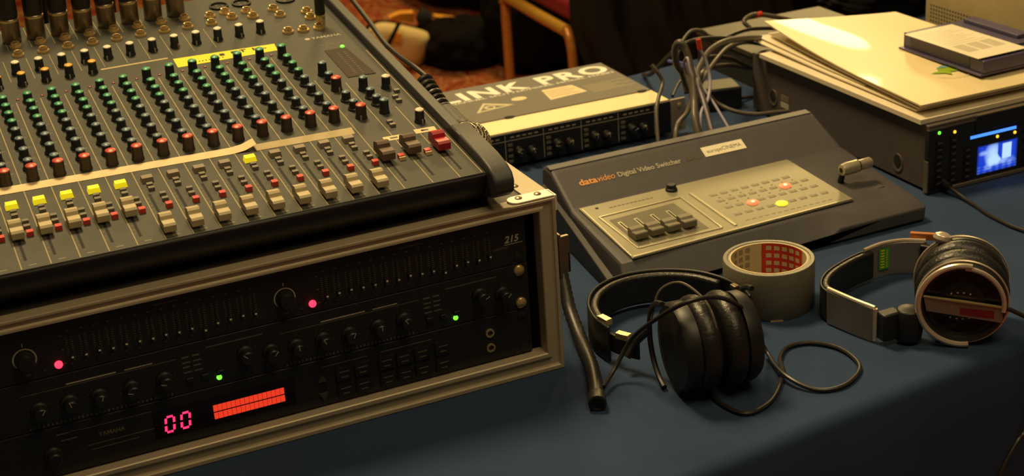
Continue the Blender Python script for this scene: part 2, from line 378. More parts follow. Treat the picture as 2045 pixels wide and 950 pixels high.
led3 = MB().lathe([(3.3, 0), (3.2, 1.2), (2.2, 2.6), (0, 3.1)], 14, axis=(0, -1, 0)).mesh('led', 'ledr')
for ch, (kx, lx, s0) in enumerate(((-462.3, -437.6, -426.4), (-248.2, -225.1, -212.9))):
    inst(bigk, 'gain_knob', eq, (ux(kx), 0, 129.3-EQZ)); inst(arcm, 'lit_edge_and_tick', eq, (ux(kx), 0, 129.3-EQZ))
    inst(led3, 'red_led', eq, (ux(lx), 0, 118.4-EQZ), label='lit red light')
    for i in range(15):
        x = ux(s0+10.78*i); z = 129.5-EQZ; zz = 124.6-EQZ+random.uniform(-.7, .7)-(4 if i == 10 else 0)
        inst(slot, 'slider_slot', eq, (x, 0, z)); inst(ticks, 'scale_marking', eq, (x, 0, z))
        sl = inst(cap, 'slider', eq, (x, 0, zz)); inst(capd, 'slider_tip', sl, (0, 0, 0))
    lab = MB()
    for i in range(15):
        x = s0+10.78*i
        lab.box(ux(x)-1.2, ux(x)+1.2, -.1, 0, 35.4, 36.6)
    for i in range(-2, 15): lab.box(ux(s0+10.78*i)-1.4, ux(s0+10.78*i)+.2, -.1, 0, 6.2, 6.9)
    lab.box(ux(kx)-2, ux(kx)+2, -.1, 0, 5, 7)
    lab.box(ux(s0+70), ux(s0+90), -.1, 0, 40, 41)
    for z in (8, 20, 32): lab.box(ux(s0)-7, ux(s0)-5, -.1, 0, z, z+.9)
    obj('panel_marking', lab, 'dimprint', eq, smooth=False)
text('215', 9, 'print', eq, (ux(-45.5), -.1, 131.6-EQZ), UPRIGHT, bold=.25, shear=.2)
text('equalizer', 4, 'dimprint', eq, (ux(-57), -.1, 126.6-EQZ), UPRIGHT, shear=.2)
obj('underline', MB().box(ux(-46), ux(-28), -.1, 0, 129.6-EQZ, 130.2-EQZ), 'print', eq)
# --- compressor
CZ = 65
co = unit('compressor', 'black two channel compressor with green lights, middle of the three rack units', CZ, True)
mk = MB(); mkd = MB()
ck = MB().lathe([(7.6, 0), (7.4, 2), (6, 3), (5.6, 11), (4.8, 12), (0, 12)], 18, axis=(0, -1, 0)).mesh('control_knob', 'black')
cki = MB().box(-.3, .3, -12.2, -9, 1, 5.4).mesh('knob_pointer', 'print')
for ox in (0, 215):
    def X(x): return ux(x+ox)
    for i, (x, z) in enumerate([(-458.7, 82.8), (-434.8, 83), (-411, 82), (-384.5, 82), (-357.2, 82.5), (-287.8, 88), (-266, 84)]):
        if ox and i == 4: x -= 3
        k = inst(ck, 'control_knob', co, (X(x), 0, z-CZ), (0, 0, 0)); inst(cki, 'knob_pointer', k, (0, 0, 0), (0, random.uniform(-1.5, 1.8), 0))
        for q in range(9):
            a = radians(-45+270*q/8); mkd.box(X(x)+9.6*cos(a)-.3, X(x)+9.6*cos(a)+.3, -.1, 0, z-CZ+9.6*sin(a)-.3, z-CZ+9.6*sin(a)+.3)
    mkd.box(X(-472), X(-345), -.1, 0, 32.6, 33.1).box(X(-320), X(-271), -.1, 0, 36.6, 37.4)
    mk.box(X(-435), X(-395), -.1, 0, 34.2, 35.2).box(X(-388), X(-365), -.1, 0, 34.2, 35)
    for j in range(2):
        for i in range(2): mkd.box(X(-341+9*i), X(-335+9*i), -.1, 0, 23+9*j, 24.4+9*j); mkd.box(X(-341+9*i), X(-334+9*i), -.1, 0, 18.2+9*j, 19.4+9*j)
    for i in range(34): mkd.box(X(-469+3.5*i), X(-468+3.5*i), -.1, 0, 2.2 if i % 3 else 1.6, 3.8)
    b = MB().lathe([(2.3, 0), (2.2, 1), (0, 2.4)], 12, axis=(0, -1, 0))
    obj('green_led', b, 'ledg', co, (X(-312.4), 0, 72.4-CZ), label='lit green light')
    for i in range(3): obj('push_button', MB().box(-3, 3, -2.4, 0, -2, 2), 'black', co, (X(-337+13*i), 0, 76-CZ+1), bevel=.4)
obj('panel_marking', mk, 'print', co, smooth=False); obj('fine_marking', mkd, 'dimprint', co, smooth=False)
# --- reverb
RZ = 20.5
fx = unit('effects_processor', 'black digital effects unit with red 00 display, lowest of the three rack units', RZ, False)
dw = MB().box(ux(-372), ux(-250), -.3, 0, 9, 35)
obj('display_window', dw, mat('dark_red_window', (.008, .003, .003), .25), fx)
SEG = [((1, 9.6), (6, 9.6)), ((6.6, 9), (6.6, 5.4)), ((6.6, 4.2), (6.6, .6)), ((1, 0), (6, 0)), ((.4, 4.2), (.4, .6)), ((.4, 9), (.4, 5.4))]
segm = []
for dx in (-363.5, -350.2):
    for (a, b), (c, d) in SEG:
        sl = .1; A = Vector((a*1.12+b*1.45*sl, 0, b*1.45)); B = Vector((c*1.12+d*1.45*sl, 0, d*1.45)); t = (B-A).normalized(); n = Vector((-t.z, 0, t.x))*1.1
        mb = MB().add([A+n*.9+t*.2, A+n*-.9+t*.2, B-n*.9-t*.2, B+n*.9-t*.2], [(0, 1, 2, 3)])
        obj('digit_segment', mb, 'ledseg', fx, (ux(dx), -.5, 34.3-RZ), smooth=False)
for r in range(2):
    for i in range(16):
        obj('meter_segment', MB().box(0, 3.55, -.4, 0, 0, 5.9), 'ledbar', fx, (ux(-321.4)+3.9*i, -.3, (42.0 if r else 34.9)-RZ), smooth=False)
bt = MB().box(-7.2, 7.2, -2, 0, -6, 6); btm = bt.mesh('push_button', 'black')
mk = MB()
for x in (-205, -188, -165.5, -149, -132, -112.5):
    for z in (46, 30):
        if x == -112.5 and z == 30: pass
        inst(btm, 'push_button', fx, (ux(x), 0, z-RZ+1)); mk.box(ux(x)-4.5, ux(x)+4.5, -2.15, -2, z-RZ+2.6, z-RZ+3.5); mk.box(ux(x)-3, ux(x)+3, -2.15, -2, z-RZ-2.4, z-RZ-1.5)
mk.box(ux(-224), ux(-182), -.1, 0, 36.6, 37.1).box(ux(-170), ux(-122), -.1, 0, 36.6, 37.3)
mk.box(ux(-450), ux(-430), -.1, 0, 36, 37).box(ux(-447), ux(-434), -.1, 0, 30, 31)
obj('panel_marking', mk, 'dimprint', fx, smooth=False)
for z, s in ((47, 1), (30, -1)):
    obj('arrow_button', MB().prism([(-4, -3*s), (4, -3*s), (0, 4*s)] if s > 0 else [(-4, 3), (0, -4), (4, 3)], Matrix.Rotation(pi/2, 4, 'X'), 1.8), 'case', fx, (ux(-225), 0, z-RZ))
obj('red_led', MB().lathe([(1.7, 0), (1.5, .8), (0, 1.5)], 12, axis=(0, -1, 0)), 'ledrd', fx, (ux(-207.3), 0, 35.3-RZ), label='dim red light')
for z in (49, 34.3):
    j = obj('jack_socket', MB().lathe([(2.6, -2), (2.6, 1.4), (4.2, 1.4), (4.3, 0)], 18, axis=(0, -1, 0)), 'brass', fx, (ux(-66), 0, z-RZ), label='ringed jack socket')
    obj('socket_hole', MB().lathe([(2.6, .2), (0, .2)], 14, axis=(0, -1, 0)), 'tray', j)
text('YAMAHA', 5.2, 'dimprint', fx, (ux(-417), -.1, 26), UPRIGHT, bold=.15)
obj('name_line', MB().box(ux(-427), ux(-372), -.1, 0, 20, 20.6).box(ux(-425), ux(-385), -.1, 0, 15.5, 16.1).box(ux(-440), ux(-372), -.1, 0, 36, 36.5), 'dimprint', fx)
inst(ck, 'control_knob', fx, (ux(-455), 0, 20))

# ------------------------------------------------------------------ mixing console, frame: u right, w back, h out of the tilted panel
MO = Vector((-450.92, 10.37, 203.64)); mth, mb_ = -.012541, .128611
MW = Vector((cos(mth), sin(mth), 0)); MD = Vector((-sin(mth)*cos(mb_), cos(mth)*cos(mb_), sin(mb_))); MN = MW.cross(MD)
MR = Mcols(MW, MD, MN)
mx = thing('mixing_console', 'large dark grey audio mixing console with rows of knobs and cream faders', 'mixing console', MO, MR)
PX0, PX1, PW = -92, 389, 515
body = [(0, -.6), (-2, -3), (-2, -12), (9, -29), (35, -39), (PW-6, -99.5), (PW, -96), (PW, -.6)]
obj('body', MB().px(body, PX0-1, PX1+3), 'black', mx, bevel=1)
obj('control_panel', MB().box(PX0, PX1, 0, PW, -.8, 0), 'panel', mx, bevel=.3)
chk = [(-19, -13), (-19, -3), (-14, 3.5), (-3, 7), (16, 9), (PW-16, 9), (PW+4, 4), (PW+4, -98), (35, -38.5), (8, -29), (-12, -20)]
chr_ = [(60, 9), (PW-16, 9), (PW+4, 4), (PW+4, -98), (60, -42)]
obj('side_cheek', MB().px(chr_, 391, 401.5), 'cheek', mx, bevel=1.6, seg=3, label='dark grey moulded right side')
chf = [(-19, -13), (-19, -3), (-14, 3.5), (-3, 7), (16, 9), (82, 9.2), (92, 4), (92, -46), (35, -38.5), (8, -29), (-12, -20)]
obj('cheek_end', MB().px(chf, 391, 410), 'cheek', mx, bevel=2.2, seg=3, label='wider moulded front end of the right side')
obj('side_cheek', MB().px(chk, PX0-21, PX0-2), 'cheek', mx, bevel=2.2, seg=3)
P_ = 22.6566
def lines():
    for k in range(-3, 18):
        u = P_*k+(0 if k < 15 else (26.5-P_)*(1 if k == 15 else 2)-(0 if k < 17 else 1.5) if k >= 15 else 0)
        w1 = 322 if k < 14 else 240 if k == 14 else 232 if k < 17 else 330
        yield u, w1
ul = [(P_*k, 322 if k < 14 else 250) for k in range(-3, 15)]+[(342.8, 232), (367.5, 160), (388, 300)]
lm = MB()
for u, w1 in ul: lm.box(u-.45, u+.45, 1, w1, 0, .12)
for k in range(-3, 12): lm.box(P_*k+3, P_*k+3.6, 372, 428, 0, .12)
for k in range(-3, 9): lm.box(P_*k+12-.4+k*.6, P_*k+12+.4+k*.6, 455, 512, 0, .12)
obj('divider_line', lm, 'line', mx, smooth=False)
mk = MB()
for k in range(-3, 14):
    for i, w_ in enumerate((172, 196, 220, 241, 261, 281, 300, 318)):
        for q in range(5): mk.box(P_*k+10.97+6.2*cos(q*1.1-1.1)-.5, P_*k+10.97+6.2*cos(q*1.1-1.1)+.5, w_-3+6.2*sin(q*1.1-1.1)-.35, w_-3+6.2*sin(q*1.1-1.1)+.35, 0, .1)
        mk.box(P_*k+17, P_*k+20, w_-1, w_-.2, 0, .1)
    for q in range(9): mk.box(P_*k+.9, P_*k+2.9, 20+7*q, 20.5+7*q, 0, .1)
    mk.box(P_*k+6, P_*k+12, 5, 6.2, 0, .1)
for q in range(9):
    for u in (321, 346, 371): mk.box(u, u+2.2, 18+5.6*q, 18.6+5.6*q, 0, .1)
obj('panel_marking', mk, mat('panel_print', (.23, .20, .12), .6), mx, smooth=False, kind='stuff')
def knobmesh(cm, rb=5, h=10, body='knob', r=4.1):
    n = 14
    b = MB().lathe([(rb+.6, 0), (rb+.4, 1.6), (r+.3, 2.6), (r, h-1)], n).mesh('knob', body)
    c = MB().lathe([(r, h-1), (r*.96, h-.2), (r*.6, h+.7), (0, h+1)], n).mesh('knob_cap', cm)
    return b, c
KG = knobmesh('green'); KB = knobmesh('blue'); KR = knobmesh('red', 5.2, 14, 'knobbrown', 4.9); KW = knobmesh('white', 4.6, 13, 'knob', 4.1); KO = knobmesh('orange', 4.6, 13, 'knob', 4.1)
KGT = knobmesh('green', 4.6, 14, 'knob', 4.3); KBT = knobmesh('blue', 4.6, 14, 'knob', 4.3)
ptr = MB().box(-.6, .6, -6, -4.6, .2, 4.6).mesh('knob_pointer', 'print')
def knob(kk, u, w_, point=True):
    o = inst(kk[0], 'knob', mx, (u, w_, 0), (0, 0, random.uniform(-.5, .5))); inst(kk[1], 'knob_cap', o)
    return o
for k in range(-2, 14):
    uk = P_*k+10.97
    knob(KR, uk, 153.6)
    for w_ in (175, 198.5, 221.5, 243): knob(KB, uk, w_)
    for w_ in (262.5, 281.5, 300): knob(KG, uk, w_)
    knob(KG, uk, 319) if k < 7 else knob(KGT, uk, 318)
    g = P_*k+11.4
    o = knob(KW, g-(k-2)*.12, 392)
    if k >= 0: inst(ptr, 'knob_pointer', o)
    if k < 6:
        o = knob(KO, P_*k+12.5, 362); inst(ptr, 'knob_pointer', o)
for u, w_, kk in [(328.7, 259.2, KBT), (329.4, 241, KB), (329.5, 219, KR), (329.9, 191.6, KB), (329.9, 170.2, KB), (330.3, 150, KR), (353, 208.5, KBT), (353, 188.4, KB), (353, 171, KB), (353.5, 151.5, KBT), (374.2, 203.5, KW), (375.9, 118.5, KW)]:
    o = knob(kk, u, w_)
    if kk in (KW, KR): inst(ptr, 'knob_pointer', o)
# faders
slotm = MB().box(-1.15, 1.15, 14.5, 83.5, 0, .14).mesh('fader_slot', 'tray')
def capm(c):
    p = [(-11.5, 3), (-11.5, 8.4), (-9.8, 10), (-1.8, 9.4), (0, 8.2), (1.2, 11.4), (3.2, 12.8), (9.6, 11), (11.5, 9), (11.5, 3)]
    return MB().px(p, -5, 5).px([(-1.6, 8.9), (-1.6, 9.7), (.1, 8.9)], -4.9, 4.9).mesh('fader_cap', c, ang=25)
CAPS = {c: capm(c) for c in ('fader', 'faderbrown', 'faderred')}
stem = MB().box(-.8, .8, -3, 3, 0, 3.4).mesh('fader_stem', 'nickel')
sb = MB().box(-2.6, 2.6, -1.9, 1.9, 0, 3).mesh('small_button', 'btngrey'); rb = MB().box(-2.7, 2.7, -2.5, 2.5, 0, 4.2).mesh('small_button', 'btnred')
yb = MB().hexa([(-5.3, -4, 0), (5.3, -4, 0), (5.3, 4, 0), (-5.3, 4, 0)], [(-4.6, -3.3, 4.6), (4.6, -3.3, 4.6), (4.6, 3.3, 4.6), (-4.6, 3.3, 4.6)])
ybl = yb.mesh('on_button', 'btnyel'); ybg = yb.mesh('on_button', mat('unlit_on_button', (.24, .19, .13), .5))
def fcap(u, w_, c):
    o = inst(CAPS[c], 'fader_cap', mx, (u, w_, 0)); inst(stem, 'fader_stem', o); return o
for k in range(-3, 14):
    u = P_*k+5.0
    inst(slotm, 'fader_slot', mx, (u, 0, 0)); fcap(u+.2, 57 if k < 5 else 17.5, 'fader')
    lit = k < 5 or k == 9
    inst(ybl if lit else ybg, 'on_button', mx, (P_*k+8.8, 108.6, 0), **({'label': 'lit yellow button'} if lit else {}))
    for du, w_ in ((8.7, 98), (8.5, 90.5), (15, 77), (14.8, 67.5)): inst(sb, 'small_button', mx, (P_*k+du, w_, 0))
    inst(rb, 'small_button', mx, (P_*k+15.2, 54.6, 0), label='red button')
for u, c, w_ in ((322.8, 'faderbrown', 63), (348, 'faderbrown', 66), (373.8, 'faderred', 61)):
    o = inst(slotm, 'fader_slot', mx, (u, 0, 0)); o.scale = (1, .98, 1)
    fc = fcap(u-1.2, w_, c); fc.scale = (1.15, 1.1, 1.15)
    if c == 'faderred': fc['label'] = 'red master fader cap'
for u in (334.2, 358.8): inst(rb, 'small_button', mx, (u, 55.6, 0)); obj('button_rim', MB().box(-2.9, 2.9, -4.2, -2.6, 0, 3.2), 'tape', mx, (u, 55.6, 0))
for u, w_ in ((350, 128), (350, 120), (374, 178), (374, 168), (380, 190)): inst(sb, 'small_button', mx, (u, w_, 0))
# tape strips and labels stuck on the panel
g = []
for j in range(2):
    row = []
    for i in range(31):
        t = i/30; u = -90+(224+90)*t; w0 = 150-15.5*t+(3 if j else 0)*0; lift = .4+max(0, (t-.955))*120; row.append((u, 139-13*t+13.5*j, lift))
    g.append(row)
obj('label_strip', MB().sheet(g, .25), 'tape', mx, label='long cream tape strip across the channels, its end curling up')
obj('label_strip', MB().hexa([(223, 124.5, .02), (314, 120, .02), (315, 134, .02), (223, 137.5, .02)], [(223, 124.5, .3), (314, 120, .3), (315, 134, .3), (223, 137.5, .3)]), 'tape2', mx, label='darker tan tape strip')
obj('light_strip', MB().box(134, 201, 364.5, 368, 0, .2), 'tape2', mx)
obj('yellow_label', MB().hexa([(204.5, 338, .02), (306.5, 338, .02), (308.5, 356, .02), (205, 361.5, .02)], [(204.5, 338, .3), (306.5, 338, .3), (308.5, 356, .3), (205, 361.5, .3)]), 'yellow', mx, label='yellow label with black marks')
lb = MB()
for x0, x1, w0, w1 in ((250, 255, 348, 354), (262, 269, 349, 355), (273, 275, 348, 355), (271, 278, 353.5, 355.5), (284, 286, 348, 355), (286, 290, 351, 353), (292, 298, 348, 350)): lb.box(x0, x1, w0, w1, .3, .36)
for i in range(9): lb.box(224+3.4*i-.3, 224+3.4*i+.9, 343-.4*i*0, 345.5, .3, .36)
obj('label_marking', lb, 'black', mx, smooth=False)
for (u, w_) in ((344.2, 97), (375, 100)):
    o = obj('white_tape', MB().box(-11, 9, -4.5, 4.5, 0, .25), 'tape', mx, (u, w_, .02), (0, 0, -.06)); obj('ink_mark', MB().box(-5, 2, -1.6, 1.6, .25, .3), 'black', o)
text('YAMAHA', 7.6, 'print', mx, (347, 350.5, .1), (0, 0, -.03), bold=.12, ext=.02); obj('logo_disc', MB().lathe([(2.8, 0), (2.8, .1), (0, .1)], 16), 'print', mx, (343, 353.4, 0))
text('MG24/14FX', 6, 'dimprint', mx, (346, 329, .1), (0, 0, -.06), ext=.02)
obj('level_meter', MB().hexa([(349, 242, 0), (377, 240.5, 0), (371, 315, 0), (349, 316, 0)], [(349, 242, .6), (377, 240.5, .6), (371, 315, .6), (349, 316, .6)]), 'meter', mx, label='smoked brown level meter window')
mm = MB()
for i in range(12):
    for c_ in (358, 365): mm.box(c_, c_+2.6, 248+5*i, 249+5*i, .6, .66)
obj('meter_scale', mm, 'dimprint', mx, smooth=False)
obj('power_led', MB().lathe([(2.3, 0), (2.2, 1), (0, 2.2)], 12), 'ledg', mx, (369, 319, 0), label='lit green light')
pk = MB().lathe([(1.7, 0), (1.5, .8), (0, 1.3)], 10).mesh('peak_led', mat('unlit_red_led', (.28, .02, .02), .4))
for k in range(-1, 14): inst(pk, 'peak_led', mx, (P_*k+2.6, 328, 0))
# sockets
jk = MB().lathe([(3.0, -6), (3.0, 5.4), (3.9, 5.6), (4.3, 5), (4.3, 2.4), (6, 2.4), (6.2, 1.8), (6.2, 0)], 14).mesh('jack_socket', 'brass'); jh = MB().lathe([(3.3, .2), (0, .2)], 12).mesh('socket_hole', 'tray')
def jack(u, w_):
    o = inst(jk, 'jack_socket', mx, (u, w_, 0)); inst(jh, 'socket_hole', o)
for j in range(-2, 8):
    jack(66.5+25*j, 462); jack(65.5+24.8*j, 437)
for u, w_ in ((268, 457), (285, 461), (264, 436), (288, 443), (307, 454), (309, 436), (334.5, 447.6), (336.2, 427), (330.2, 378.8), (346, 376.5), (362.7, 375.4), (364.8, 425), (363.4, 407)): jack(u, w_)
for u, w_ in ((284, 482), (308.5, 480), (355, 470)):
    o = obj('xlr_socket', MB().lathe([(10.5, 0), (10.5, 2.2), (8.6, 2.2), (8.4, .5), (0, .5)], 20), 'black', mx, (u, w_, 0), label='round black three pin socket')
    for a in (0, 2.1, 4.2): obj('pin_hole', MB().lathe([(1.3, 0), (1.3, .2), (0, .2)], 8), 'nickel', o, (4*cos(a), 4*sin(a), .5))
# plugs standing in the sockets: things of their own
def mloc(u, w_, h=0): return MO+MW*u+MD*w_+MN*h
shell = MB().lathe([(9.2, 0), (9.6, .8), (9.6, 25), (8.8, 26)], 20).mesh('metal_shell', 'nickel')
boot = MB().lathe([(9.4, 26), (9.8, 30), (9.6, 48), (8, 62), (5.6, 70), (4, 82), (3.2, 84)], 18).mesh('rubber_boot', 'rubber')
ring = MB().lathe([(9.9, 22.5), (9.9, 24.5), (9.5, 24.6)], 20).mesh('shell_ring', 'brass')
names = ['leftmost black XLR cable plug standing in the row behind the gain knobs', 'second XLR plug from the left in the row standing in the console', 'third XLR plug from the left in the row standing in the console',
         'fourth XLR plug from the left in the row standing in the console', 'fifth XLR plug from the left in the row standing in the console', 'sixth XLR plug from the left in the row standing in the console',
         'seventh XLR plug from the left, second last of the row', 'last XLR plug on the right of the row, with more bare metal']
for j in range(8):
    tl = Matrix.Rotation(random.uniform(-.04, .04), 3, 'X') @ Matrix.Rotation(random.uniform(-.03, .03), 3, 'Y')
    t = thing('xlr_plug', names[j], 'cable plug', mloc(66+24.4*j, 480, .3), MR @ tl, 'XLR plugs in the mixing console')
    inst(shell, 'metal_shell', t); inst(boot, 'rubber_boot', t); inst(ring, 'shell_ring', t)
    x = random.uniform(-6, 6)
    obj('cable', MB().tube(cr([(0, 0, 80), (0, 2, 105), (x, 16, 132), (x*2, 44, 132), (x*3, 66, 95), (x*3, 78, 20), (x*3, 90, -60)], 5), 3.1), 'rubber', t)
t = thing('jack_plug', 'black jack plug with bare metal foot standing at the console right side', 'cable plug', mloc(366, 379, 1.8), MR)
obj('metal_shell', MB().lathe([(4.4, 0), (4.8, .6), (5, 12), (4.6, 13)], 16), 'brass', t); obj('sleeve', MB().lathe([(5, 13), (5.4, 14), (5.2, 34), (3.4, 42), (2.6, 44)], 16), 'rubber', t)
obj('cable', MB().tube(cr([(0, 0, 42), (0, 3, 60), (3, 20, 84), (6, 60, 100), (10, 110, 70), (12, 145, 8), (12, 160, -60)], 5), 2.2), 'rubber', t)

# ------------------------------------------------------------------ microphone lying against the console, with its curly cable
MP = G(936, 288, 189.8)
mic = thing('microphone', 'handheld microphone with round wire mesh head lying beside the console right end', 'microphone', MP)
md = Vector((.10, .97, .055)).normalized()
prof = [(0, -21)]+[(21*sin(a), -21*cos(a)) for a in [pi*k/14 for k in range(1, 11)]]
obj('head_core', MB().lathe([(r*.94, z*.94) for r, z in prof]+[(13, 14)], 24, axis=md), 'meshbk', mic)
g = MB()
for k in range(1, 11):
    a = pi*k/14; n = 40; R = 21*sin(a); e1 = md.orthogonal().normalized(); e2 = md.cross(e1)
    g.tube([md*(-21*cos(a))+(e1*cos(2*pi*i/n)+e2*sin(2*pi*i/n))*R for i in range(n)], .45, 5, closed=True)
for k in range(26):
    for sg in (-1, 1):
        pts = []
        for i in range(9):
            a = .22+(pi*10/14-.22)*i/8; b = 2*pi*k/26+sg*.42*a; e1 = md.orthogonal().normalized(); e2 = md.cross(e1)
            pts.append(md*(-21*cos(a))+(e1*cos(b)+e2*sin(b))*21.2*sin(a))
        g.tube(pts, .38, 4)
obj('wire_mesh_head', g, 'mesh', mic, kind='stuff', label='round steel wire mesh')
obj('collar', MB().lathe([(15, 12), (18.5, 13), (18.5, 20), (15, 22)], 22, axis=md), 'black', mic, label='black rubber collar')
obj('handle', MB().lathe([(15, 22), (14.5, 30), (11.5, 120), (10.5, 150), (9, 152)], 20, axis=md), 'cheek', mic)
A = on(889, 230, (-22, 0, 0), (1, 0, 0)); B = on(846, 163, (-22, 0, 0), (1, 0, 0)); Cc = on(828, 134, (-16, 0, 0), (1, 0, 0)); Cd = on(768, 85, (-8, 0, 0), (1, 0, 0)); D1 = on(740, 47, (-4, 0, 0), (1, 0, 0)); E1 = on(702, -2, (-4, 0, 0), (1, 0, 0)); E2 = E1+(E1-D1)*.6
pts = []
ax = (B-A); L_ = ax.length; ax.normalize(); e1 = Vector((1, 0, 0)); e2 = ax.cross(e1); n = 14*8
for i in range(n+1):
    t = i/n; a = 2*pi*t*7; pts.append(A+ax*L_*t+(e1*cos(a)+e2*sin(a))*7.6)
path = cr([A+ax*-2+e1*9+e2*-6, A+ax*-1+e1*9+e2*-3], 2)[:1]+pts+cr([pts[-1], Cc, on(796, 111, (-12, 0, 0), (1, 0, 0)), Cd, D1, E1, E2, Vector((E2.x-6, max(E2.y+60, 770), E2.z-40)), Vector((-8, 850, 60)), Vector((-8, 850, -300)), Vector((-8, 850, -730))], 8)[1:]
obj('curly_cable', MB().tube(path, 2.7, 8), 'cabb', label='black curly cable running up behind the console right end', cat='cable')

# ------------------------------------------------------------------ flat rack processor behind (its lid up)
bo = Vector((402, 504, 0)); bth = radians(-1.2); bR = Matrix.Rotation(bth, 3, 'Z')
bh = thing('line_splitter', 'flat grey rack processor lying behind, with LINK PRO in big white letters on its lid', 'audio unit', bo, (0, 0, bth))
def bl(x, y, z=49): p = bR.transposed() @ (G(x, y, z)-bo); return p
BD = 196
obj('chassis', MB().box(-440, 0, 1.5, BD, 4, 48), 'beige', bh, bevel=1, label='bare pale metal chassis')
obj('face_plate', MB().box(-440, -.5, -2, 1.5, 5, 46.5), 'unit', bh, bevel=.4)
for sx in (0, -461): obj('rack_ear', MB().box(sx, sx+21, -2, 1.2, 5, 48), 'alu', bh, bevel=.4)
for z in (13, 39): inst(scr, 'rack_screw', bh, (12, -2, z)).scale = (.7, .7, .7)
for x in (-40, -400):
    for y in (20, 180): obj('rubber_foot', MB().lathe([(7, 0), (8, 4)], 14), 'rubber', bh, (x, y, 0))
ly0 = 49
obj('lid_plate', MB().box(-438, -2, ly0, BD-1, 48, 49.2), 'lid', bh, bevel=.3, label='grey printed lid plate')
nt_ = MB().lathe([(7, 0), (7, .5), (0, .5)], 14).mesh('lid_notch', 'tray')
for x in (-201, -14): inst(nt_, 'lid_notch', bh, (x, ly0+1, 48.9)).scale = (1, .55, 1)
a = bl(888, 209.5); b = bl(1221, 141); ang = atan2(b.y-a.y, b.x-a.x)
o = text('LINK PRO', 47, 'lidtext', bh, (a.x, a.y, 49.25), (0, 0, ang), name='big_lettering', bold=1.7, sp=1.16); fit(o, (b-a).length); o['label'] = 'big white LINK PRO letters'
o = text('ULTRA', 47, 'lidtext', bh, (a.x-5*cos(ang), a.y-5*sin(ang), 49.25), (0, 0, ang), name='big_lettering', bold=1.7, align='RIGHT', sx=1.15, sp=1.16)
c = a+Vector((6*sin(ang)-14, -9, 0))
o = text('8 CHANNEL SPLITTER/MIXER MODEL MX882', 8.5, 'lidtext', bh, (c.x, c.y-1, 49.25), (0, 0, ang), name='small_lettering', bold=0, ext=.01); fit(o, (b-a).length+14)
p = bl(952, 227); q = bl(1031, 212)
tri = MB()
def tr(z, pts, mi): tri.add([(x, y, z) for x, y in pts], [(0, 1, 2)], mi)
tr(49.3, [(0, 0), (56, 5), (24, 33)], 0); tr(49.36, [(7, 4), (44, 7), (23.5, 26)], 1)
tri.lathe([(7.5, 49.42), (0, 49.42)], 16, (24, 12, 0), mi=0); tri.lathe([(4.2, 49.46), (0, 49.46)], 12, (25, 12, 0), mi=1)
tri.add([(24, 25, 49.42), (38, 11, 49.42), (56, 5, 49.42), (40, 15, 49.42)], [(0, 1, 2, 3)], 0)
obj('triangle_emblem', tri, ('lidtan', 'lid'), bh, (p.x, p.y, 0), (0, 0, ang), smooth=False, label='pale triangle emblem')
e_ = bl(1036.5, 197.3); obj('oval_sticker', MB().lathe([(10.5, 0), (10.5, .12), (0, .12)], 24), 'tape', bh, (e_.x, e_.y, 49.2)).scale = (1, .7, 1)
pts = [bl(840+x*.27384, 100+y*.27384) for x, y in ((950, 365), (1215, 300), (1100, 255), (880, 295))]
obj('label_plate', MB().hexa([(v_.x, v_.y, 49.2) for v_ in pts], [(v_.x, v_.y, 49.4) for v_ in pts]), 'tape', bh, label='pale rating label')
lb = MB(); lc = (pts[0]+pts[1]+pts[2]+pts[3])/4
for i in range(4): lb.box(-22, 20-6*(i % 2), -12+7.5*i, -10.5+7.5*i, 0, .05)
obj('label_print', lb, 'lid', bh, (lc.x, lc.y, 49.4), (0, 0, ang), smooth=False)
pp = bl(1195, 175); lb = MB()
for i in range(7): lb.box(0, 62-11*(i % 3), 5*i, 5*i+1.1, 0, .06)
obj('fine_print', lb, 'tape2', bh, (pp.x-14, pp.y-14, 49.2), (0, 0, ang), smooth=False)
mk = MB()
for i in range(9): mk.box(-24-51.5*i, -23.2-51.5*i, -2.1, -2, 7, 45)
mk.box(-438, -22, -2.1, -2, 36.8, 37.7)
for i in range(9):
    for q_ in range(5): mk.box(-68-51.5*i+8*q_, -63-51.5*i+8*q_, -2.1, -2, 40.5, 42.2)
obj('panel_marking', mk, 'print', bh, smooth=False)
k1 = MB().lathe([(7, 0), (6.8, 2), (5.6, 3), (5.2, 11), (4.4, 12), (0, 12)], 16, axis=(0, -1, 0)).mesh('control_knob', 'black'); k1i = MB().box(-.4, .4, -12.2, -6, 0, 5.2).mesh('knob_pointer', 'print')
kb = MB().box(-3, 3, -2.4, 0, -1.6, 1.6).mesh('push_button', 'btngrey')
for i in range(8):
    for j, x in enumerate((-41, -58)):
        k = inst(k1, 'control_knob', bh, (x-51.5*i, -2, 20+2*j), (0, random.uniform(-1.5, 1.5), 0)); inst(k1i, 'knob_pointer', k)
    for z in (11, 18, 26, 32): inst(kb, 'push_button', bh, (-69.5-51.5*i, -2, z))

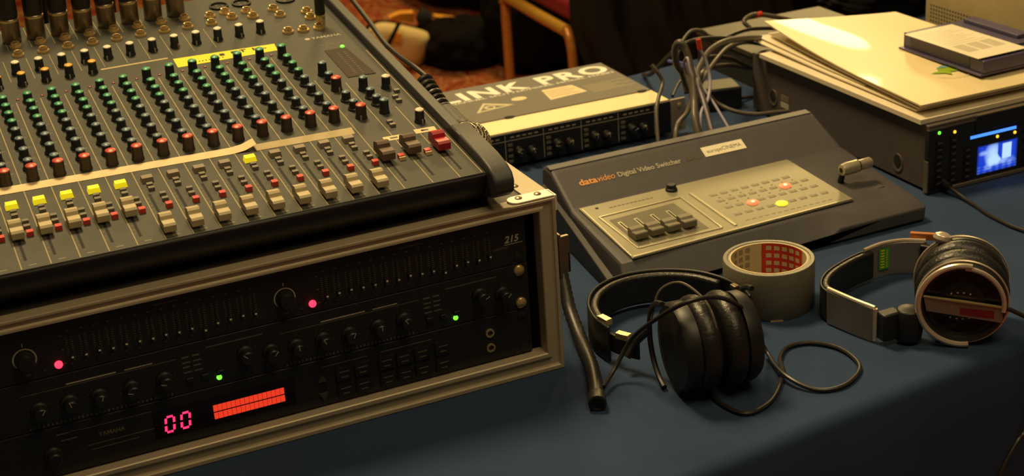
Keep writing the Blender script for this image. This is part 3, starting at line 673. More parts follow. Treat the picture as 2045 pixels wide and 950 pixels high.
# ------------------------------------------------------------------ video switcher
SX, SY = 133, 100
sw = thing('video_switcher', 'grey wedge shaped video switcher console with silver key panel and fader bay', 'video switcher', (SX, SY, 0))
def sl_(p): return (p[0]-SX, p[1]-SY, p[2])
rows = [  # y, xL, zleft, zright, xR, zedge
 (101, 121, 5, 16.5, 487, 15), (104.5, 122, 9, 18.5, 491, 17), (124, 127, 29.3, 23, 491.5, 21.5), (250, 135, 40, 39, 491, 37), (255, 135.5, 42.5, 42, 490.5, 38),
 (299, 137, 66.5, 66.5, 489, 40), (304, 137.5, 69, 69, 488.5, 40.5), (319, 138, 70, 70, 488, 41), (328, 139, 66, 66, 488, 40)]
def bodymb():
    mb = MB(); nx = 10; vs_ = []
    for y, xl, zl, zr, xr, ze in rows:
        xs = [xl, xl+3, 200, 300, 362, 378, 430, 470, xr-6 if y < 299 else 481, xr]
        zs = [zl-2.5, zl, zl, zl, zl, zr, zr, zr, zr, ze]
        if y == 124: zs = [zl-2.5, zl, zl, zl, zl, 29, 28.6, 25.5, zr, ze]
        vs_ += [(x-SX, y-SY+(0 if i < 5 or y > 104 else 0), z) for i, (x, z) in enumerate(zip(xs, zs))]
    J = len(rows); fs = [(j*nx+i, j*nx+i+1, (j+1)*nx+i+1, (j+1)*nx+i) for j in range(J-1) for i in range(nx-1)]
    nb = len(vs_)
    for j, (y, xl, zl, zr, xr, ze) in enumerate(rows): vs_ += [(xl-SX-3, y-SY, 2.5), (xr-SX-1, y-SY, 2.5)]
    for j in range(J-1): fs += [(j*nx, (j+1)*nx, nb+2*j+2, nb+2*j), (j*nx+nx-1, nb+2*j+1, nb+2*j+3, (j+1)*nx+nx-1)]
    fs.append(tuple(range(nx))+(nb+1, nb)); e = (J-1)*nx; fs.append(tuple(range(e+nx-1, e-1, -1))+(nb+2*J-2, nb+2*J-1)); 
    for j in range(J-1): fs.append((nb+2*j, nb+2*j+2, nb+2*j+3, nb+2*j+1))
    return mb.add(vs_, fs)
obj('body', bodymb(), 'sw', sw, bevel=1.6, ang=30)
obj('base_skirt', MB().hexa([(113-SX, 105-SY, 0), (486-SX, 105-SY, 0), (484-SX, 326-SY, 0), (133-SX, 326-SY, 0)], [(114-SX, 104-SY, 3.5), (488-SX, 104-SY, 3.5), (486-SX, 327-SY, 3.5), (132-SX, 327-SY, 3.5)]), 'black', sw)
sk = MB().hexa([(109-SX, 107-SY, 0), (116-SX, 103-SY, 0), (140-SX, 322-SY, 0), (134-SX, 324-SY, 0)], [(113-SX, 108-SY, 5), (121-SX, 103-SY, 6), (138-SX, 322-SY, 50), (134-SX, 324-SY, 46)])
obj('side_plate', sk, 'black', sw, bevel=1, label='black left side')
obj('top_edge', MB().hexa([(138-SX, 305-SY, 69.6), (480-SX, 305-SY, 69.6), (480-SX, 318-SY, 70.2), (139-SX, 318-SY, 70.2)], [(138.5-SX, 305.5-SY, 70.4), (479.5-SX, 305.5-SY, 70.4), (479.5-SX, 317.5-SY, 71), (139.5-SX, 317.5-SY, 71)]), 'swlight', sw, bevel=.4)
def plz(y, e=0): return 31+(y-125)*10/123+e
pc = [(140.5, 122.5), (415.5, 131), (411, 252), (144, 250)]
obj('silver_overlay', MB().hexa([sl_((x, y, plz(y)-1)) for x, y in pc], [sl_((x, y, plz(y)+1)) for x, y in pc]), 'silver', sw, bevel=.5, label='silver control panel overlay')
def pp_(x, y, e=1): return sl_((x, y, plz(y)+e))
def bar(name, m, a, b, w_, e0, e1, **kw):
    a = Vector(a); b = Vector(b); n = Vector((-(b-a).y, (b-a).x)).normalized()*w_/2
    q = [a-n, b-n, b+n, a+n]
    return obj(name, MB().hexa([pp_(v_.x, v_.y, e0) for v_ in q], [pp_(v_.x, v_.y, e1) for v_ in q]), m, sw, bevel=.25, **kw)
bar('bright_rim', 'silverhi', (141.5, 124.2), (414, 132.6), 2.6, .8, 1.8)
bar('bright_rim', 'silverhi', (146, 246), (141.5, 126), 1.4, .8, 1.6)
bar('bright_rim', 'silverhi', (268, 226), (271, 136), 3.4, .9, 1.9)
for a, b in (((153, 220), (254, 222)), ((254, 222), (255.5, 138)), ((156, 138.5), (255.5, 138)), ((153, 220), (156, 138.5))): bar('bay_rim', 'silverhi', a, b, 2, .9, 1.9)
bay = [(159.5, 143.5), (243, 144), (240, 213.5), (159.5, 209)]
obj('fader_bay', MB().hexa([pp_(x, y, .8) for x, y in bay], [pp_(x, y, 1.15) for x, y in bay]), 'recess', sw, label='olive fader bay')
for i, (x, yy) in enumerate(((166.5, 0), (185.8, 0), (205.2, 0), (224.6, 0))):
    fr_ = MB()
    fr_.hexa([pp_(x-2.2, 163, 1.1), pp_(x+2.2, 163, 1.1), pp_(x+2.2, 200, 1.1), pp_(x-2.2, 200, 1.1)], [pp_(x-2.2, 163, 1.35), pp_(x+2.2, 163, 1.35), pp_(x+2.2, 200, 1.35), pp_(x-2.2, 200, 1.35)])
    obj('slot_frame', fr_, 'silverhi', sw)
    obj('fader_slot', MB().hexa([pp_(x-.9, 150, 1.3), pp_(x+.9, 150, 1.3), pp_(x+.9, 198, 1.3), pp_(x-.9, 198, 1.3)], [pp_(x-.9, 150, 1.5), pp_(x+.9, 150, 1.5), pp_(x+.9, 198, 1.5), pp_(x-.9, 198, 1.5)]), 'tray', sw)
    yc = 159; cx_ = x+1.5
    obj('fader_cap', MB().px([(-9, 0), (-9, 6.5), (-7.5, 7.6), (-1, 6.6), (1, 9), (8, 9.4), (9, 8.4), (9, 0)], -7.6, 7.6), 'olive', sw, pp_(cx_, yc+2, 1.5), bevel=.6)
# membrane keys
km = MB()
def mq(u, v_): # bilinear on the membrane field
    A_, B_, C_, D_ = Vector((279, 152)), Vector((407, 146)), Vector((374, 212)), Vector((286, 210))
    A_ = Vector((280, 150)); B_ = Vector((404, 150)); C_ = Vector((402, 224)); D_ = Vector((282, 222)); return (A_*(1-u)+B_*u)*(1-v_)+(D_*(1-u)+C_*u)*v_
kkey = MB().hexa([(-4.6, -2.6, 0), (4.6, -2.6, 0), (4.6, 2.6, 0), (-4.6, 2.6, 0)], [(-4.1, -2.2, .35), (4.1, -2.2, .35), (4.1, 2.2, .35), (-4.1, 2.2, .35)]).mesh('membrane_key', 'membrane')
tilt = (math.atan(10/123), 0, 0)
for r_, n_ in ((.12, 9), (.38, 9), (.62, 9), (.84, 8)):
    for i in range(n_):
        q_ = mq((i+.5)/9, r_)
        if min((q_-Vector(c)).length for c in ((315.7, 174.5), (369.4, 193.3), (341.7, 157.8))) < 9: continue
        inst(kkey, 'membrane_key', sw, pp_(q_.x, q_.y, 1), tilt)
dots_ = MB()
for i in range(8):
    for r_ in (.5, .72): q_ = mq((i+.7)/9, r_); dots_.box(q_.x-SX-.9, q_.x-SX+.9, q_.y-SY-.8, q_.y-SY+.8, plz(q_.y)+1, plz(q_.y)+1.2)
for i in range(11): dots_.box(174+5*i-SX, 177.6+5*i-SX, 235-SY, 237-SY, plz(236)+1, plz(236)+1.15)
for i in range(14): dots_.box(286+8*i-SX, 291+8*i-SX, 141-SY, 142-SY, plz(141)+1, plz(141)+1.15)
obj('panel_marking', dots_, 'recess', sw, smooth=False)
for (x, y), m, lab in (((315.7, 174.5), 'keyr', 'red glowing key'), ((369.4, 193.3), 'keyr', 'red glowing key'), ((341.7, 157.8), 'keyy', 'yellow glowing key')):
    o = obj('lit_key', MB().lathe([(7.2, 0), (7, .9), (5.6, 1.5), (0, 1.6)], 20), m, sw, pp_(x, y, 1), tilt, label=lab); o.scale = (.95, .85, 1)
    if m == 'keyr': obj('key_lamp', MB().lathe([(2.2, 1.5), (1.8, 2), (0, 2.1)], 12), 'keyh', o)
obj('black_knob', MB().lathe([(6.8, 0), (6.6, 2), (5.6, 3), (5.4, 6), (4.6, 7), (0, 7)], 18), 'black', sw, pp_(254.5, 243, .8))
obj('screw_hole', MB().lathe([(2, 0), (2, .2), (0, .2)], 12), 'tray', sw, pp_(161.5, 241, 1)); 
sa = math.atan(24.5/44); SR = Matrix.Rotation(sa, 3, 'X')
def slope(x, y, e=.15): return sl_((x, y, 42.5+(y-255)*24/44+e))
o = text('data', 12.2, 'otext', sw, slope(161, 278, .5), SR.to_euler(), bold=.3); fit(o, 22)
o = text('video', 12.2, 'otext', sw, slope(184, 278, .5), SR.to_euler(), shear=.25); fit(o, 21)
o = text('Digital Video Switcher', 9.5, 'print', sw, slope(209, 278.5, .5), SR.to_euler(), bold=.15); fit(o, 80)
o = text('SE-500', 8, 'dimprint', sw, slope(296, 279, .5), SR.to_euler()); fit(o, 20)
o = obj('white_sticker', MB().box(0, 54, 0, 14.5, 0, .3), 'plabel', sw, slope(320, 278.5, .35), SR.to_euler(), label='white sticker on the sloping face')
q_ = text('europeCINEMA', 8, 'black', o, (5, 4.5, .3), None, bold=0, ext=.01); fit(q_, 45)
# T-bar lever
lv = obj('transition_lever', MB().lathe([(3, -.5), (6.2, 0), (7.4, 6), (7.2, 21), (6, 22)], 24, axis=(1, .04, .02)), 'silverhi', sw, sl_((427, 170, 51)), label='silver cylindrical lever handle')
obj('lever_end', MB().lathe([(5.2, 22), (6, 23), (6.2, 38), (5, 40)], 20, axis=(1, .04, .02)), 'silverhi', lv)
obj('lever_bore', MB().lathe([(3, -.8), (0, -.8)], 12, axis=(1, .04, .02)).lathe([(6.3, 21.6), (6.3, 23.2)], 20, axis=(1, .04, .02)), 'tray', lv)
obj('lever_arm', MB().tube([(434, 182, 24), (432, 178, 36), (431, 173, 46), (432, 171, 51)], [4, 3.6, 3.2, 3], 10), 'black', sw, (-SX, -SY, 0))
obj('lever_slot', MB().box(446-SX, 470-SX, 150-SY, 196-SY, 24, 29.4), 'sw', sw, bevel=.5)

# ------------------------------------------------------------------ video deck
DX, DY, DH = 541, 163, 80
dk = thing('video_deck', 'dark grey video recorder deck with small blue lit screen under the papers', 'video deck', (DX, DY, 0))
obj('case', MB().box(0, 216, 4, 366, 3, DH), 'deck', dk, bevel=1.2)
obj('bezel', MB().box(-4, 217, -2, 5, 5, DH-3), 'deckb', dk, bevel=1)
obj('metal_lip', MB().box(30, 217, -4, 3, .8, 5.2), 'lip', dk, bevel=.6); obj('metal_lip', MB().box(-4, 30, -3, 3, 1, 4.5), 'deckb', dk)
obj('corner_trim', MB().box(-5, -3.4, -2.4, 4, 3, 40), 'lip', dk)
obj('tape_door', MB().box(60, 208, -4, -1.5, 63, DH+2), 'deckb', dk, bevel=.8); obj('door_edge', MB().box(62, 206, -4.4, -1, DH+1.6, DH+2.8), 'lip', dk)
for x in (8, 200):
    for y in (25, 340): obj('rubber_foot', MB().lathe([(7, 0), (8, 3)], 14), 'rubber', dk, (x+4, y, 0))
for y, z in ((57, 21), (317, 31)):
    h = obj('side_recess', MB().lathe([(11, .3), (11, -.8), (8, -.8), (6.5, 0)], 22, axis=(1, 0, 0)), 'lip', dk, (-.2, y, z)); h.scale = (1, .85, 1); obj('recess_hole', MB().lathe([(7.4, 0), (7.4, -1.3), (0, -1.3)], 18, axis=(1, 0, 0)), 'tray', h, (0, -.6, 2.4))
for y, z in ((290, 36), (290, 27)): obj('side_label', MB().box(-.5, .3, -9, 9, -3.6, 3.6), 'btngrey' if z > 30 else 'print', dk, (0, y, z))
def fr_(x, z): return (x-DX, -2, z)
for (x, z), m in (((551, 72), 'ledg'), ((572.5, 69), 'ledo'), ((633.5, 51.3), 'ledo'), ((658.5, 51.3), 'ledo')):
    obj('indicator_led', MB().lathe([(1.9, 0), (1.8, .7), (0, 1.5)], 12, axis=(0, -1, 0)), m, dk, fr_(x, z), label=('green' if m == 'ledg' else 'orange')+' light')
def screen():
    NX, NZ = 44, 30; x0, x1, z0, z1 = 606, 663, 10, 44; mb = MB(); vs_ = []
    for j in range(NZ+1):
        for i in range(NX+1): vs_.append((x0+(x1-x0)*i/NX-DX, -2.4, z0+(z1-z0)*j/NZ))
    mb.add(vs_, [(j*(NX+1)+i, j*(NX+1)+i+1, (j+1)*(NX+1)+i+1, (j+1)*(NX+1)+i) for j in range(NZ) for i in range(NX)])
    o = obj('lit_screen', mb, 'screen', dk, smooth=False, label='small blue lit screen'); at = o.data.color_attributes.new('picture', 'FLOAT_COLOR', 'POINT')
    def blob(x, y, cx_, cy_, rx, ry): return max(0, 1-((x-cx_)/rx)**2-((y-cy_)/ry)**2)
    for k, v_ in enumerate(vs_):
        x = (k % (NX+1))/NX; y = (k//(NX+1))/NZ
        s = 1.1*blob(x, y, .40, .62, .24, .48)+1.4*(1 if .62 < x < .86 and .38 < y < .93 else 0)+.9*blob(x, y, .5, .38, .3, .22)+.6*blob(x, y, .14, .72, .12, .1)+.5*blob(x, y, .28, .2, .1, .15)+.35*blob(x, y, .8, .26, .2, .18)
        s -= 1.2*(1 if .52 < x < .62 and y > .45+(.57-x)*2 else 0)
        if y < .3: s += .12*sin(x*40)+.1*sin(y*60)
        s = max(0, min(1, s*.85)); edge = min(1, 9*min(x, 1-x, y, 1-y)+.35)
        at.data[k].color = ((.01+.50*s)*edge, (.05+.72*s)*edge, (.62+.6*s)*edge, 1)
screen()
obj('blue_display_bar', MB().hexa([(595-DX, -2.2, 55.5), (660-DX, -2.2, 55.5), (660-DX, -2, 59), (595-DX, -2, 59)], [(595-DX, -2.6, 55.5), (660-DX, -2.6, 55.5), (660-DX, -2.4, 59), (595-DX, -2.4, 59)]), mat('blue_lit_bar', (.02, .1, .4), .3, emit=(.06, .25, 1), es=1.5), dk, label='thin blue lit display bar')
db = MB().box(-4.2, 4.2, -1.8, 0, -2.4, 2.4).mesh('push_button', 'deckb'); dp = MB().box(-2.6, 2.6, -1.95, -1.8, -.5, .5).mesh('button_print', 'dimprint')
for x in (551.5, 571.5, 591.5):
    for z in (60, 52, 44, 36, 28, 20, 12):
        if (x > 590 and z > 45) or random.random() < .1: continue
        o = inst(db, 'push_button', dk, fr_(x, z)); inst(dp, 'button_print', o)
for x in (676, 690, 704):
    for z in (14, 26, 38, 50): inst(db, 'push_button', dk, fr_(x, z))
# cable plugged into the deck front
obj('deck_cable', MB().tube([(558, 160, 12), (558, 148, 10)], 4.2, 10).tube(cr([(558, 150, 10), (560, 128, 4), (557, 100, 2.6), (552, 69, 2.4), (554, 20, 2.4), (580, -40, 2.4), (640, -90, 2.4)], 8), 2.3, 8), 'cabb', label='black cable plugged into the video deck front, lying on the cloth', cat='cable')

# ------------------------------------------------------------------ papers on the deck
def paper(name, lab, cat, FL, BL, BR, FR, th, m, lift, grp=None, wob=0):
    FL, BL, BR, FR = map(Vector, (FL, BL, BR, FR)); N = 14; grid = []
    c0 = (FL+BL+BR+FR)/4; base = Vector((c0.x, c0.y, min(FL.z, BL.z, BR.z, FR.z)))
    for j in range(N+1):
        t = j/N; row = []
        for i in range(N+1):
            s = i/N; p = (FL*(1-s)+FR*s)*(1-t)+(BL*(1-s)+BR*s)*t
            z = FL.z+lift(s, t); row.append(Vector((p.x, p.y, z))-base)
        grid.append(row)
    return obj(name, MB().sheet(grid, th, 0), m, None, base, label=lab, cat=cat, group=grp, ang=50)
paper('paper_stack', 'white paper stack lying directly on the video deck, lowest of the pile', 'papers', (535, 174, 86.3), (533, 500, 87), (752, 500, 87), (752, 174, 87), 5.4, 'paper2', lambda s, t: 0)
paper('document_folder', 'pale document folder second from the bottom of the pile on the deck', 'folder', (546, 196, 90), (548, 535, 90), (756, 520, 90), (752, 192, 90), 1.6, 'paper2', lambda s, t: 3.5*max(0, t-.55)*(1-s)*2)
paper('paper_sheets', 'thin loose sheets in the middle of the paper pile, ending short at the left', 'papers', (551, 300, 92), (556, 542, 92), (755, 520, 92), (755, 300, 92), 1.0, 'paper2', lambda s, t: 2.2*t+4*max(0, t-.5)*(1-s))
paper('document_folder', 'white folder just under the topmost cream folder', 'folder', (543, 188, 95.5), (566, 530, 95.5), (755, 515, 95.5), (758, 186, 95.5), 1.5, 'paper2', lambda s, t: 3.0*t+5*max(0, t-.5)*(1-s))
FLt = (541, 182, 99.5)
def toplift(s, t): return 1+3*t+15*(max(0, t-.3)/.7)**2*(1-s)**1.2+2.2*sin(pi*s)*sin(pi*t)
paper('document_folder', 'topmost large cream folder with a small green printed emblem', 'folder', FLt, (560, 530, 118), (752, 508, 104), (762, 178, 99.5), 1.8, 'paper', toplift)
def emblem():
    mb = MB(); c = Vector((640, 258, 103.6)); pts = [(-24, 4), (-9, 6), (-6, 15), (3, 12), (14, 14), (9, 4), (10, -5), (0, -3), (-5, -13), (-9, -4)]
    mb.add([c+Vector((x, y, 0)) for x, y in pts]+[c], [(i, (i+1) % len(pts), len(pts)) for i in range(len(pts))], 0)
    mb.add([c+Vector(p) for p in ((-6, 16, 0), (6, 22, 0), (20, 12, 0), (14, 11, 0), (3, 14, 0))], [(0, 1, 2, 3, 4)], 1)
    for k in range(14):
        a0 = 3.6+1.9*k/14; a1 = 3.6+1.9*(k+1)/14; mb.add([c+Vector((30*cos(a)*1.0+4, 26*sin(a)+2, 0))*1 for a in (a0, a1)]+[c+Vector((31*cos(a)+4, 27*sin(a)+2, 0)) for a in (a1, a0)], [(0, 1, 2, 3)], 2)
    return mb
em = emblem()
tp = bpy.data.objects['document_folder.002']; em.v = [v_-Vector(tp.location)*1000+Vector((0, 0, TZ*1000)) for v_ in em.v]
obj('printed_emblem', em, ('lgreen', 'lblue', 'pfaint'), tp, smooth=False, label='green and blue printed emblem')
# cassette case
cc = thing('cassette_case', 'purple blue cassette case with a white paper label lying on the top folder', 'cassette case', (654, 214, 105.4), (0, 0, radians(1.5)))
obj('case_tray', MB().box(-4, 112, 0, 148, 0, 2.2), 'purple', cc, bevel=.5); obj('case_body', MB().box(2, 108, 26, 146, 2.2, 20), 'purple', cc, bevel=.8); obj('case_front', MB().box(0, 108, 0, 24, 2.2, 18), 'purple', cc, bevel=1.5)
obj('spine_ridge', MB().box(86, 104, 40, 136, 20, 25), 'purple', cc, bevel=1)
lb = obj('paper_label', MB().box(-5, 68, 4, 136, 20.4, 21), 'plabel', cc, (0, 0, 0), (radians(0), 0, 0), label='white printed paper label')
mk = MB()
for i in range(3): mk.box(4+20*i, 20+20*i, 30, 60, 21, 21.05)
for i in range(9): mk.box(2, 60-9*(i % 3), 66+7*i, 67.2+7*i, 21, 21.05)
obj('label_print', mk, 'pfaint', lb, smooth=False)

# ------------------------------------------------------------------ roll of duct tape
TX, TY, TR = 235.3, 19.4, 44.6
tp_ = thing('duct_tape_roll', 'roll of grey duct tape standing on its side face between the two headphones', 'tape roll', (TX, TY, 0))
obj('tape_winding', MB().lathe([(38.2, 0), (TR-.6, 0), (TR, .8), (TR, 47), (TR-.8, 48), (40.4, 48), (39.8, 47.4), (38.2, 47.4), (38.2, 0)], 64), 'duct', tp_, ang=40)
obj('cardboard_core', MB().lathe([(38.2, .5), (38.2, 47.6), (36.6, 47.6), (36.6, .5), (38.2, .5)], 64), 'core', tp_)
hd = pi/2-YAW
def wallpatch(mb, a0, a1, z0, z1, r=36.45, n=6):
    for k in range(n):
        b0 = a0+(a1-a0)*k/n; b1 = a0+(a1-a0)*(k+1)/n
        mb.add([(r*cos(b0), r*sin(b0), z0), (r*cos(b1), r*sin(b1), z0), (r*cos(b1), r*sin(b1), z1), (r*cos(b0), r*sin(b0), z1)], [(0, 1, 2, 3)])
rp = MB(); wallpatch(rp, hd+.02, hd-1.25, 1, 47, n=14); obj('red_core_print', rp, 'cored', tp_, smooth=False, label='red printed area inside the core')
pm = MB(); gm = MB()
for c_ in range(5):
    for k in range(5):
        a_ = hd-.10-.22*c_; wallpatch(pm, a_, a_-.15, 8+8*k, 12.5+8*k, 36.3, 2)
        if c_ < 4 and c_ != 0: a_ = hd+.12+.24*c_; wallpatch(gm, a_+.14, a_, 8+8*k, 13+8*k, 36.3, 2)
obj('core_lettering', pm, 'core', tp_, smooth=False); obj('core_lettering', gm, 'coreg', tp_, smooth=False)
obj('loose_tape_end', MB().box(-6, 6, -TR-.6, -TR+.1, 0, 1.2), 'tape2', tp_, (0, 0, 0), (0, 0, -.4))

# ------------------------------------------------------------------ headphones
def ribbon(path, th, z0, z1, off=0, mi=0, mb=None, zf=None):   # standing strip following a plan path
    P = cr([(x, y, 0) for x, y in path], 8); mb = mb or MB(); vs_ = []; N = len(P)
    for i, p in enumerate(P):
        t = (P[min(i+1, N-1)]-P[max(i-1, 0)]).normalized(); n = Vector((-t.y, t.x, 0)); k = zf(i/(N-1)) if zf else 0
        vs_ += [p+n*off+Vector((0, 0, z0+k)), p+n*(off+th)+Vector((0, 0, z0+k)), p+n*(off+th)+Vector((0, 0, z1-k)), p+n*off+Vector((0, 0, z1-k))]
    fs = [(4*i+a, 4*i+(a+1) % 4, 4*i+4+(a+1) % 4, 4*i+4+a) for i in range(N-1) for a in range(4)]+[(3, 2, 1, 0), (4*N-4, 4*N-3, 4*N-2, 4*N-1)]
    return mb.add(vs_, fs)
def cushion(r, t, x0):   # soft ring profile along the axis
    pr = [(r*.62, x0)]
    for k in range(9): a = pi*k/8; pr.append((r-t*.42+t*.42*sin(a), x0+t/2-t/2*cos(a)))
    pr.append((r*.62, x0+t)); return pr
h1 = thing('headphones', 'black padded headphones lying in front of the switcher, cups pressed together', 'headphones', (100, -20, 0))
H1 = (-100, 20, 0)
band1 = [(42.5, -16), (41.6, -3), (42, 14), (50, 40), (67, 63), (92, 77), (120, 79), (148, 69), (171, 49), (184, 22), (187, -8), (184, -26)]
obj('headband', ribbon(band1, 3, 2, 38), 'black', h1, H1, bevel=1.2)
obj('headband_padding', ribbon(band1[2:10], -8, 5, 36, 0), 'soft', h1, H1, bevel=3, seg=3)
obj('slider_arm', ribbon([(42, -12), (46, -26), (56, -44)], 2.6, 12, 30), 'black', h1, H1, bevel=.8)
for p, r_ in (((43, -2, 38.5), .2), ((49, -27, 31), .5)): obj('slider_plate', MB().box(-2.5, 4.5, -7, 7, -3, 3), 'brass', h1, Vector(p)+Vector(H1), (0, 0, r_), bevel=.5, label='shiny metal slider')
for p in ((183, -4, 39), (181, -20, 36), (178, -30, 28)): obj('slider_plate', MB().box(-4, 2, -4, 4, -2, 2), 'nickel', h1, Vector(p)+Vector(H1), (0, 0, .1), bevel=.5)
A0 = Vector((58, -92, 44)); ax1 = Vector((.985, -.16, 0)).normalized()
def cup(parent, off, A_, ax_, x0, sgn, r, m1, m2, names=('ear_cup', 'ear_cushion')):
    def q(pr): return [(rr, x0+sgn*z) for rr, z in pr]
    obj(names[0], MB().lathe(q([(0, 0), (r*.6, 0), (r*.86, 1.5), (r*.93, 6), (r*.93, 15)]), 36, A_, ax_), m1, parent, off, ang=40)
    obj(names[1], MB().lathe(q(cushion(r, 20, 15)), 36, A_, ax_), m2, parent, off, ang=60)
cup(h1, H1, A0, ax1, 4, 1, 43.5, 'black', 'soft'); cup(h1, H1, A0, ax1, 78, -1, 43.5, 'black', 'soft')
def ringpts(c, ax_, r, a0, a1, n=30):
    e1 = Vector((0, 0, 1)); e2 = ax_.cross(e1); return [c+(e1*cos(a0+(a1-a0)*i/n)+e2*sin(a0+(a1-a0)*i/n))*r for i in range(n+1)]
for x0, endp in ((-1, (46, -40, 16)), (83, (180, -38, 16))):
    c = A0+ax1*x0; pts = ringpts(c, ax1, 41, radians(-100 if x0 < 0 else -95), radians(100), 26)
    # fork around the cup, opened towards the headband
    e2 = ax1.cross(Vector((0, 0, 1))); s = -1
    pts = [c+Vector((0, 0, 1))*41*cos(a)+(-e2)*41*sin(a) for a in [radians(8+164*k/24) for k in range(25)]]
    obj('yoke', MB().tube(pts, 2.6, 8).tube(cr([endp, (Vector(endp)+c-e2*41)/2+Vector((0, 6, -2)), c-e2*41], 6), 3.4, 8), 'black', h1, H1)
obj('wire_loop', MB().tube(cr([(60, -62, 60), (70, -60, 84), (84, -70, 93), (88, -96, 92), (88, -118, 84), (87, -133, 60), (86, -136, 40)], 8), 1.2, 6), 'cabg', h1, H1)
hc = [G(1352, 690, 40), G(1376, 735, 14), G(1405, 770, 3), G(1440, 805, 2.6), G(1490, 825, 2.6), G(1540, 800, 2.6), G(1563, 748, 2.6), G(1558, 715, 2.6), G(1575, 692, 2.6), G(1620, 684, 2.6), G(1680, 697, 2.6), G(1717, 732, 2.6), G(1688, 768, 2.6), G(1630, 778, 2.6), G(1567, 748, 7.6), G(1530, 700, 8), G(1502, 645, 42), G(1478, 612, 82), G(1430, 593, 97), G(1370, 604, 97), G(1310, 637, 72), G(1262, 676, 40), G(1228, 735, 14), G(1205, 772, 8)]
obj('headphone_cable', MB().tube(cr(hc, 8), 2.1, 8), 'cabb', h1, H1, label='thin black looping cable')
# fat sleeved cable end beside the rack case
fp = cr([(46, 96, 62), (44, 84, 44), (40, 66, 26), (34, 38, 14), (27, 8, 8), (16, -28, 7.4), (4, -58, 7.4), (-6, -80, 7.4)], 8)
sp = thing('sleeved_cable', 'thick black ribbed cable sleeve on the cloth beside the rack case right edge', 'cable', (20, 0, 0))
obj('ribbed_sleeve', MB().tube(fp, [6.2 if i % 2 else 6.9 for i in range(len(fp))], 14), 'rubber', sp, (-20, 0, 0), ang=60)
dd = (fp[-1]-fp[-2]).normalized(); obj('end_socket', MB().lathe([(7.2, -6), (8.2, -4), (8.2, 10), (6, 10.5), (5, 6), (0, 6)], 18, fp[-1], dd), 'black', sp, (-20, 0, 0))
obj('thin_cable', MB().tube(cr([(46, 96, 62), (42, 130, 60), (34, 170, 20), (28, 220, 4), (20, 330, 3)], 8), 2.2, 8), 'cabb', sp, (-20, 0, 0))

# silver headphones on the right
h2 = thing('headphones', 'silver and black headphones on the right, round metal ringed cup facing forward', 'headphones', (330, -60, 0)); H2 = (-330, 60, 0)
C1 = G(1922, 606, 42.5); ya = radians(38); ax2 = Vector((sin(ya), cos(ya), 0)); sd = Vector((cos(ya), -sin(ya), 0)); Z = Vector((0, 0, 1))
C1.z = 42.5; R2 = 39.5
def R_(a, r, d=0): return C1+ax2*d+sd*r*cos(a)+Z*r*sin(a)
obj('ear_cup', MB().lathe([(0, 3), (R2-6, 3), (R2-5, 0), (R2-2, -1), (R2, 2), (R2+.5, 14)], 48, C1, ax2), 'black', h2, H2, ang=40)
obj('chrome_rim', MB().tube([R_(2*pi*k/60, R2+1, 4) for k in range(60)], 1.1, 6, closed=True), 'hsilver', h2, H2)
obj('ear_cushion', MB().lathe(cushion(R2+3, 20, 14), 48, C1, ax2), 'soft', h2, H2, ang=60)
obj('ear_cushion', MB().lathe(cushion(R2+3, 20, 35), 48, C1, ax2), 'soft', h2, H2, ang=60)
obj('ear_cup', MB().lathe([(R2+.5, 55), (R2, 67), (R2-3, 71), (0, 71)], 48, C1, ax2), 'black', h2, H2, ang=40)
obj('chrome_rim', MB().tube([R_(2*pi*k/60, R2+3.2, 56) for k in range(60)], 1.0, 6, closed=True), 'hsilver', h2, H2)
obj('metal_yoke', MB().tube([R_(radians(90-5+200*k/40-5), R2-.5, -4) for k in range(41)], 2.7, 8), 'hsilver', h2, H2, label='shiny metal half ring around the front cup')
obj('metal_yoke', MB().tube([R_(radians(88-96*k/24), R2-3.5, -3) for k in range(25)], 2.3, 8), 'hsilver', h2, H2)
obj('inner_disc', MB().lathe([(0, 1.6), (18, 1.6), (20, 2.6), (R2-9, 2.6)], 36, C1, ax2), mat('glossy_black_disc', (.006, .006, .007), .4), h2, H2)
def cross():
    mb = MB(); a = [(-R2+5, 7), (R2-4, -1), (R2-4, -17), (-R2+8, -8)]
    mb.add([C1+ax2*(-2.4)+sd*x+Z*z for x, z in a]+[C1+ax2*1.5+sd*x+Z*z for x, z in a], [(0, 1, 2, 3), (7, 6, 5, 4), (0, 4, 5, 1), (1, 5, 6, 2), (2, 6, 7, 3), (3, 7, 4, 0)]); return mb
cb = obj('cross_plate', cross(), 'hplate', h2, H2, bevel=.6, label='slanting plate across the front cup')
obj('plate_edge', MB().tube([C1+ax2*-2.6+sd*(-R2+5)+Z*7, C1+ax2*-3+Z*3.4, C1+ax2*-2.6+sd*(R2-4)+Z*-1], [.9, 1.5, 1.3], 8), 'brass', cb)
obj('plate_print', MB().add([C1+ax2*-2.55+sd*x+Z*z for x, z in ((-2, -3), (28, -5), (28, -13), (-2, -10))], [(0, 1, 2, 3)]), 'darkred', cb, smooth=False)
dt = MB().lathe([(1, 0), (.9, .6), (0, 1)], 8, axis=-ax2).mesh('vent_dot', 'hsilver')
for k in range(4):
    for sg in (1, -1): inst(dt, 'vent_dot', h2, C1+ax2*2.0+sd*(-10+5.5*k)+Z*(sg*(13-.5*abs(k-1.5)**2)-3)+Vector(H2))
band2 = [(270, -106), (263, -80), (257, -52), (262, -32), (282, -13), (316, 2), (347, 9), (378, 8), (404, -8)]
obj('headband_pad', ribbon(band2[2:7], 7, 4, 34, -7), 'soft', h2, H2, bevel=2.5, seg=3)
obj('headband', ribbon(band2, 2, 3, 34), 'black', h2, H2, bevel=.6)
obj('headband_plate', ribbon([(271, -104), (264.5, -80), (258.5, -50)], 2.4, .8, 35.4, 2.1), 'hplate', h2, H2, bevel=1, label='grey plate on the front arm')
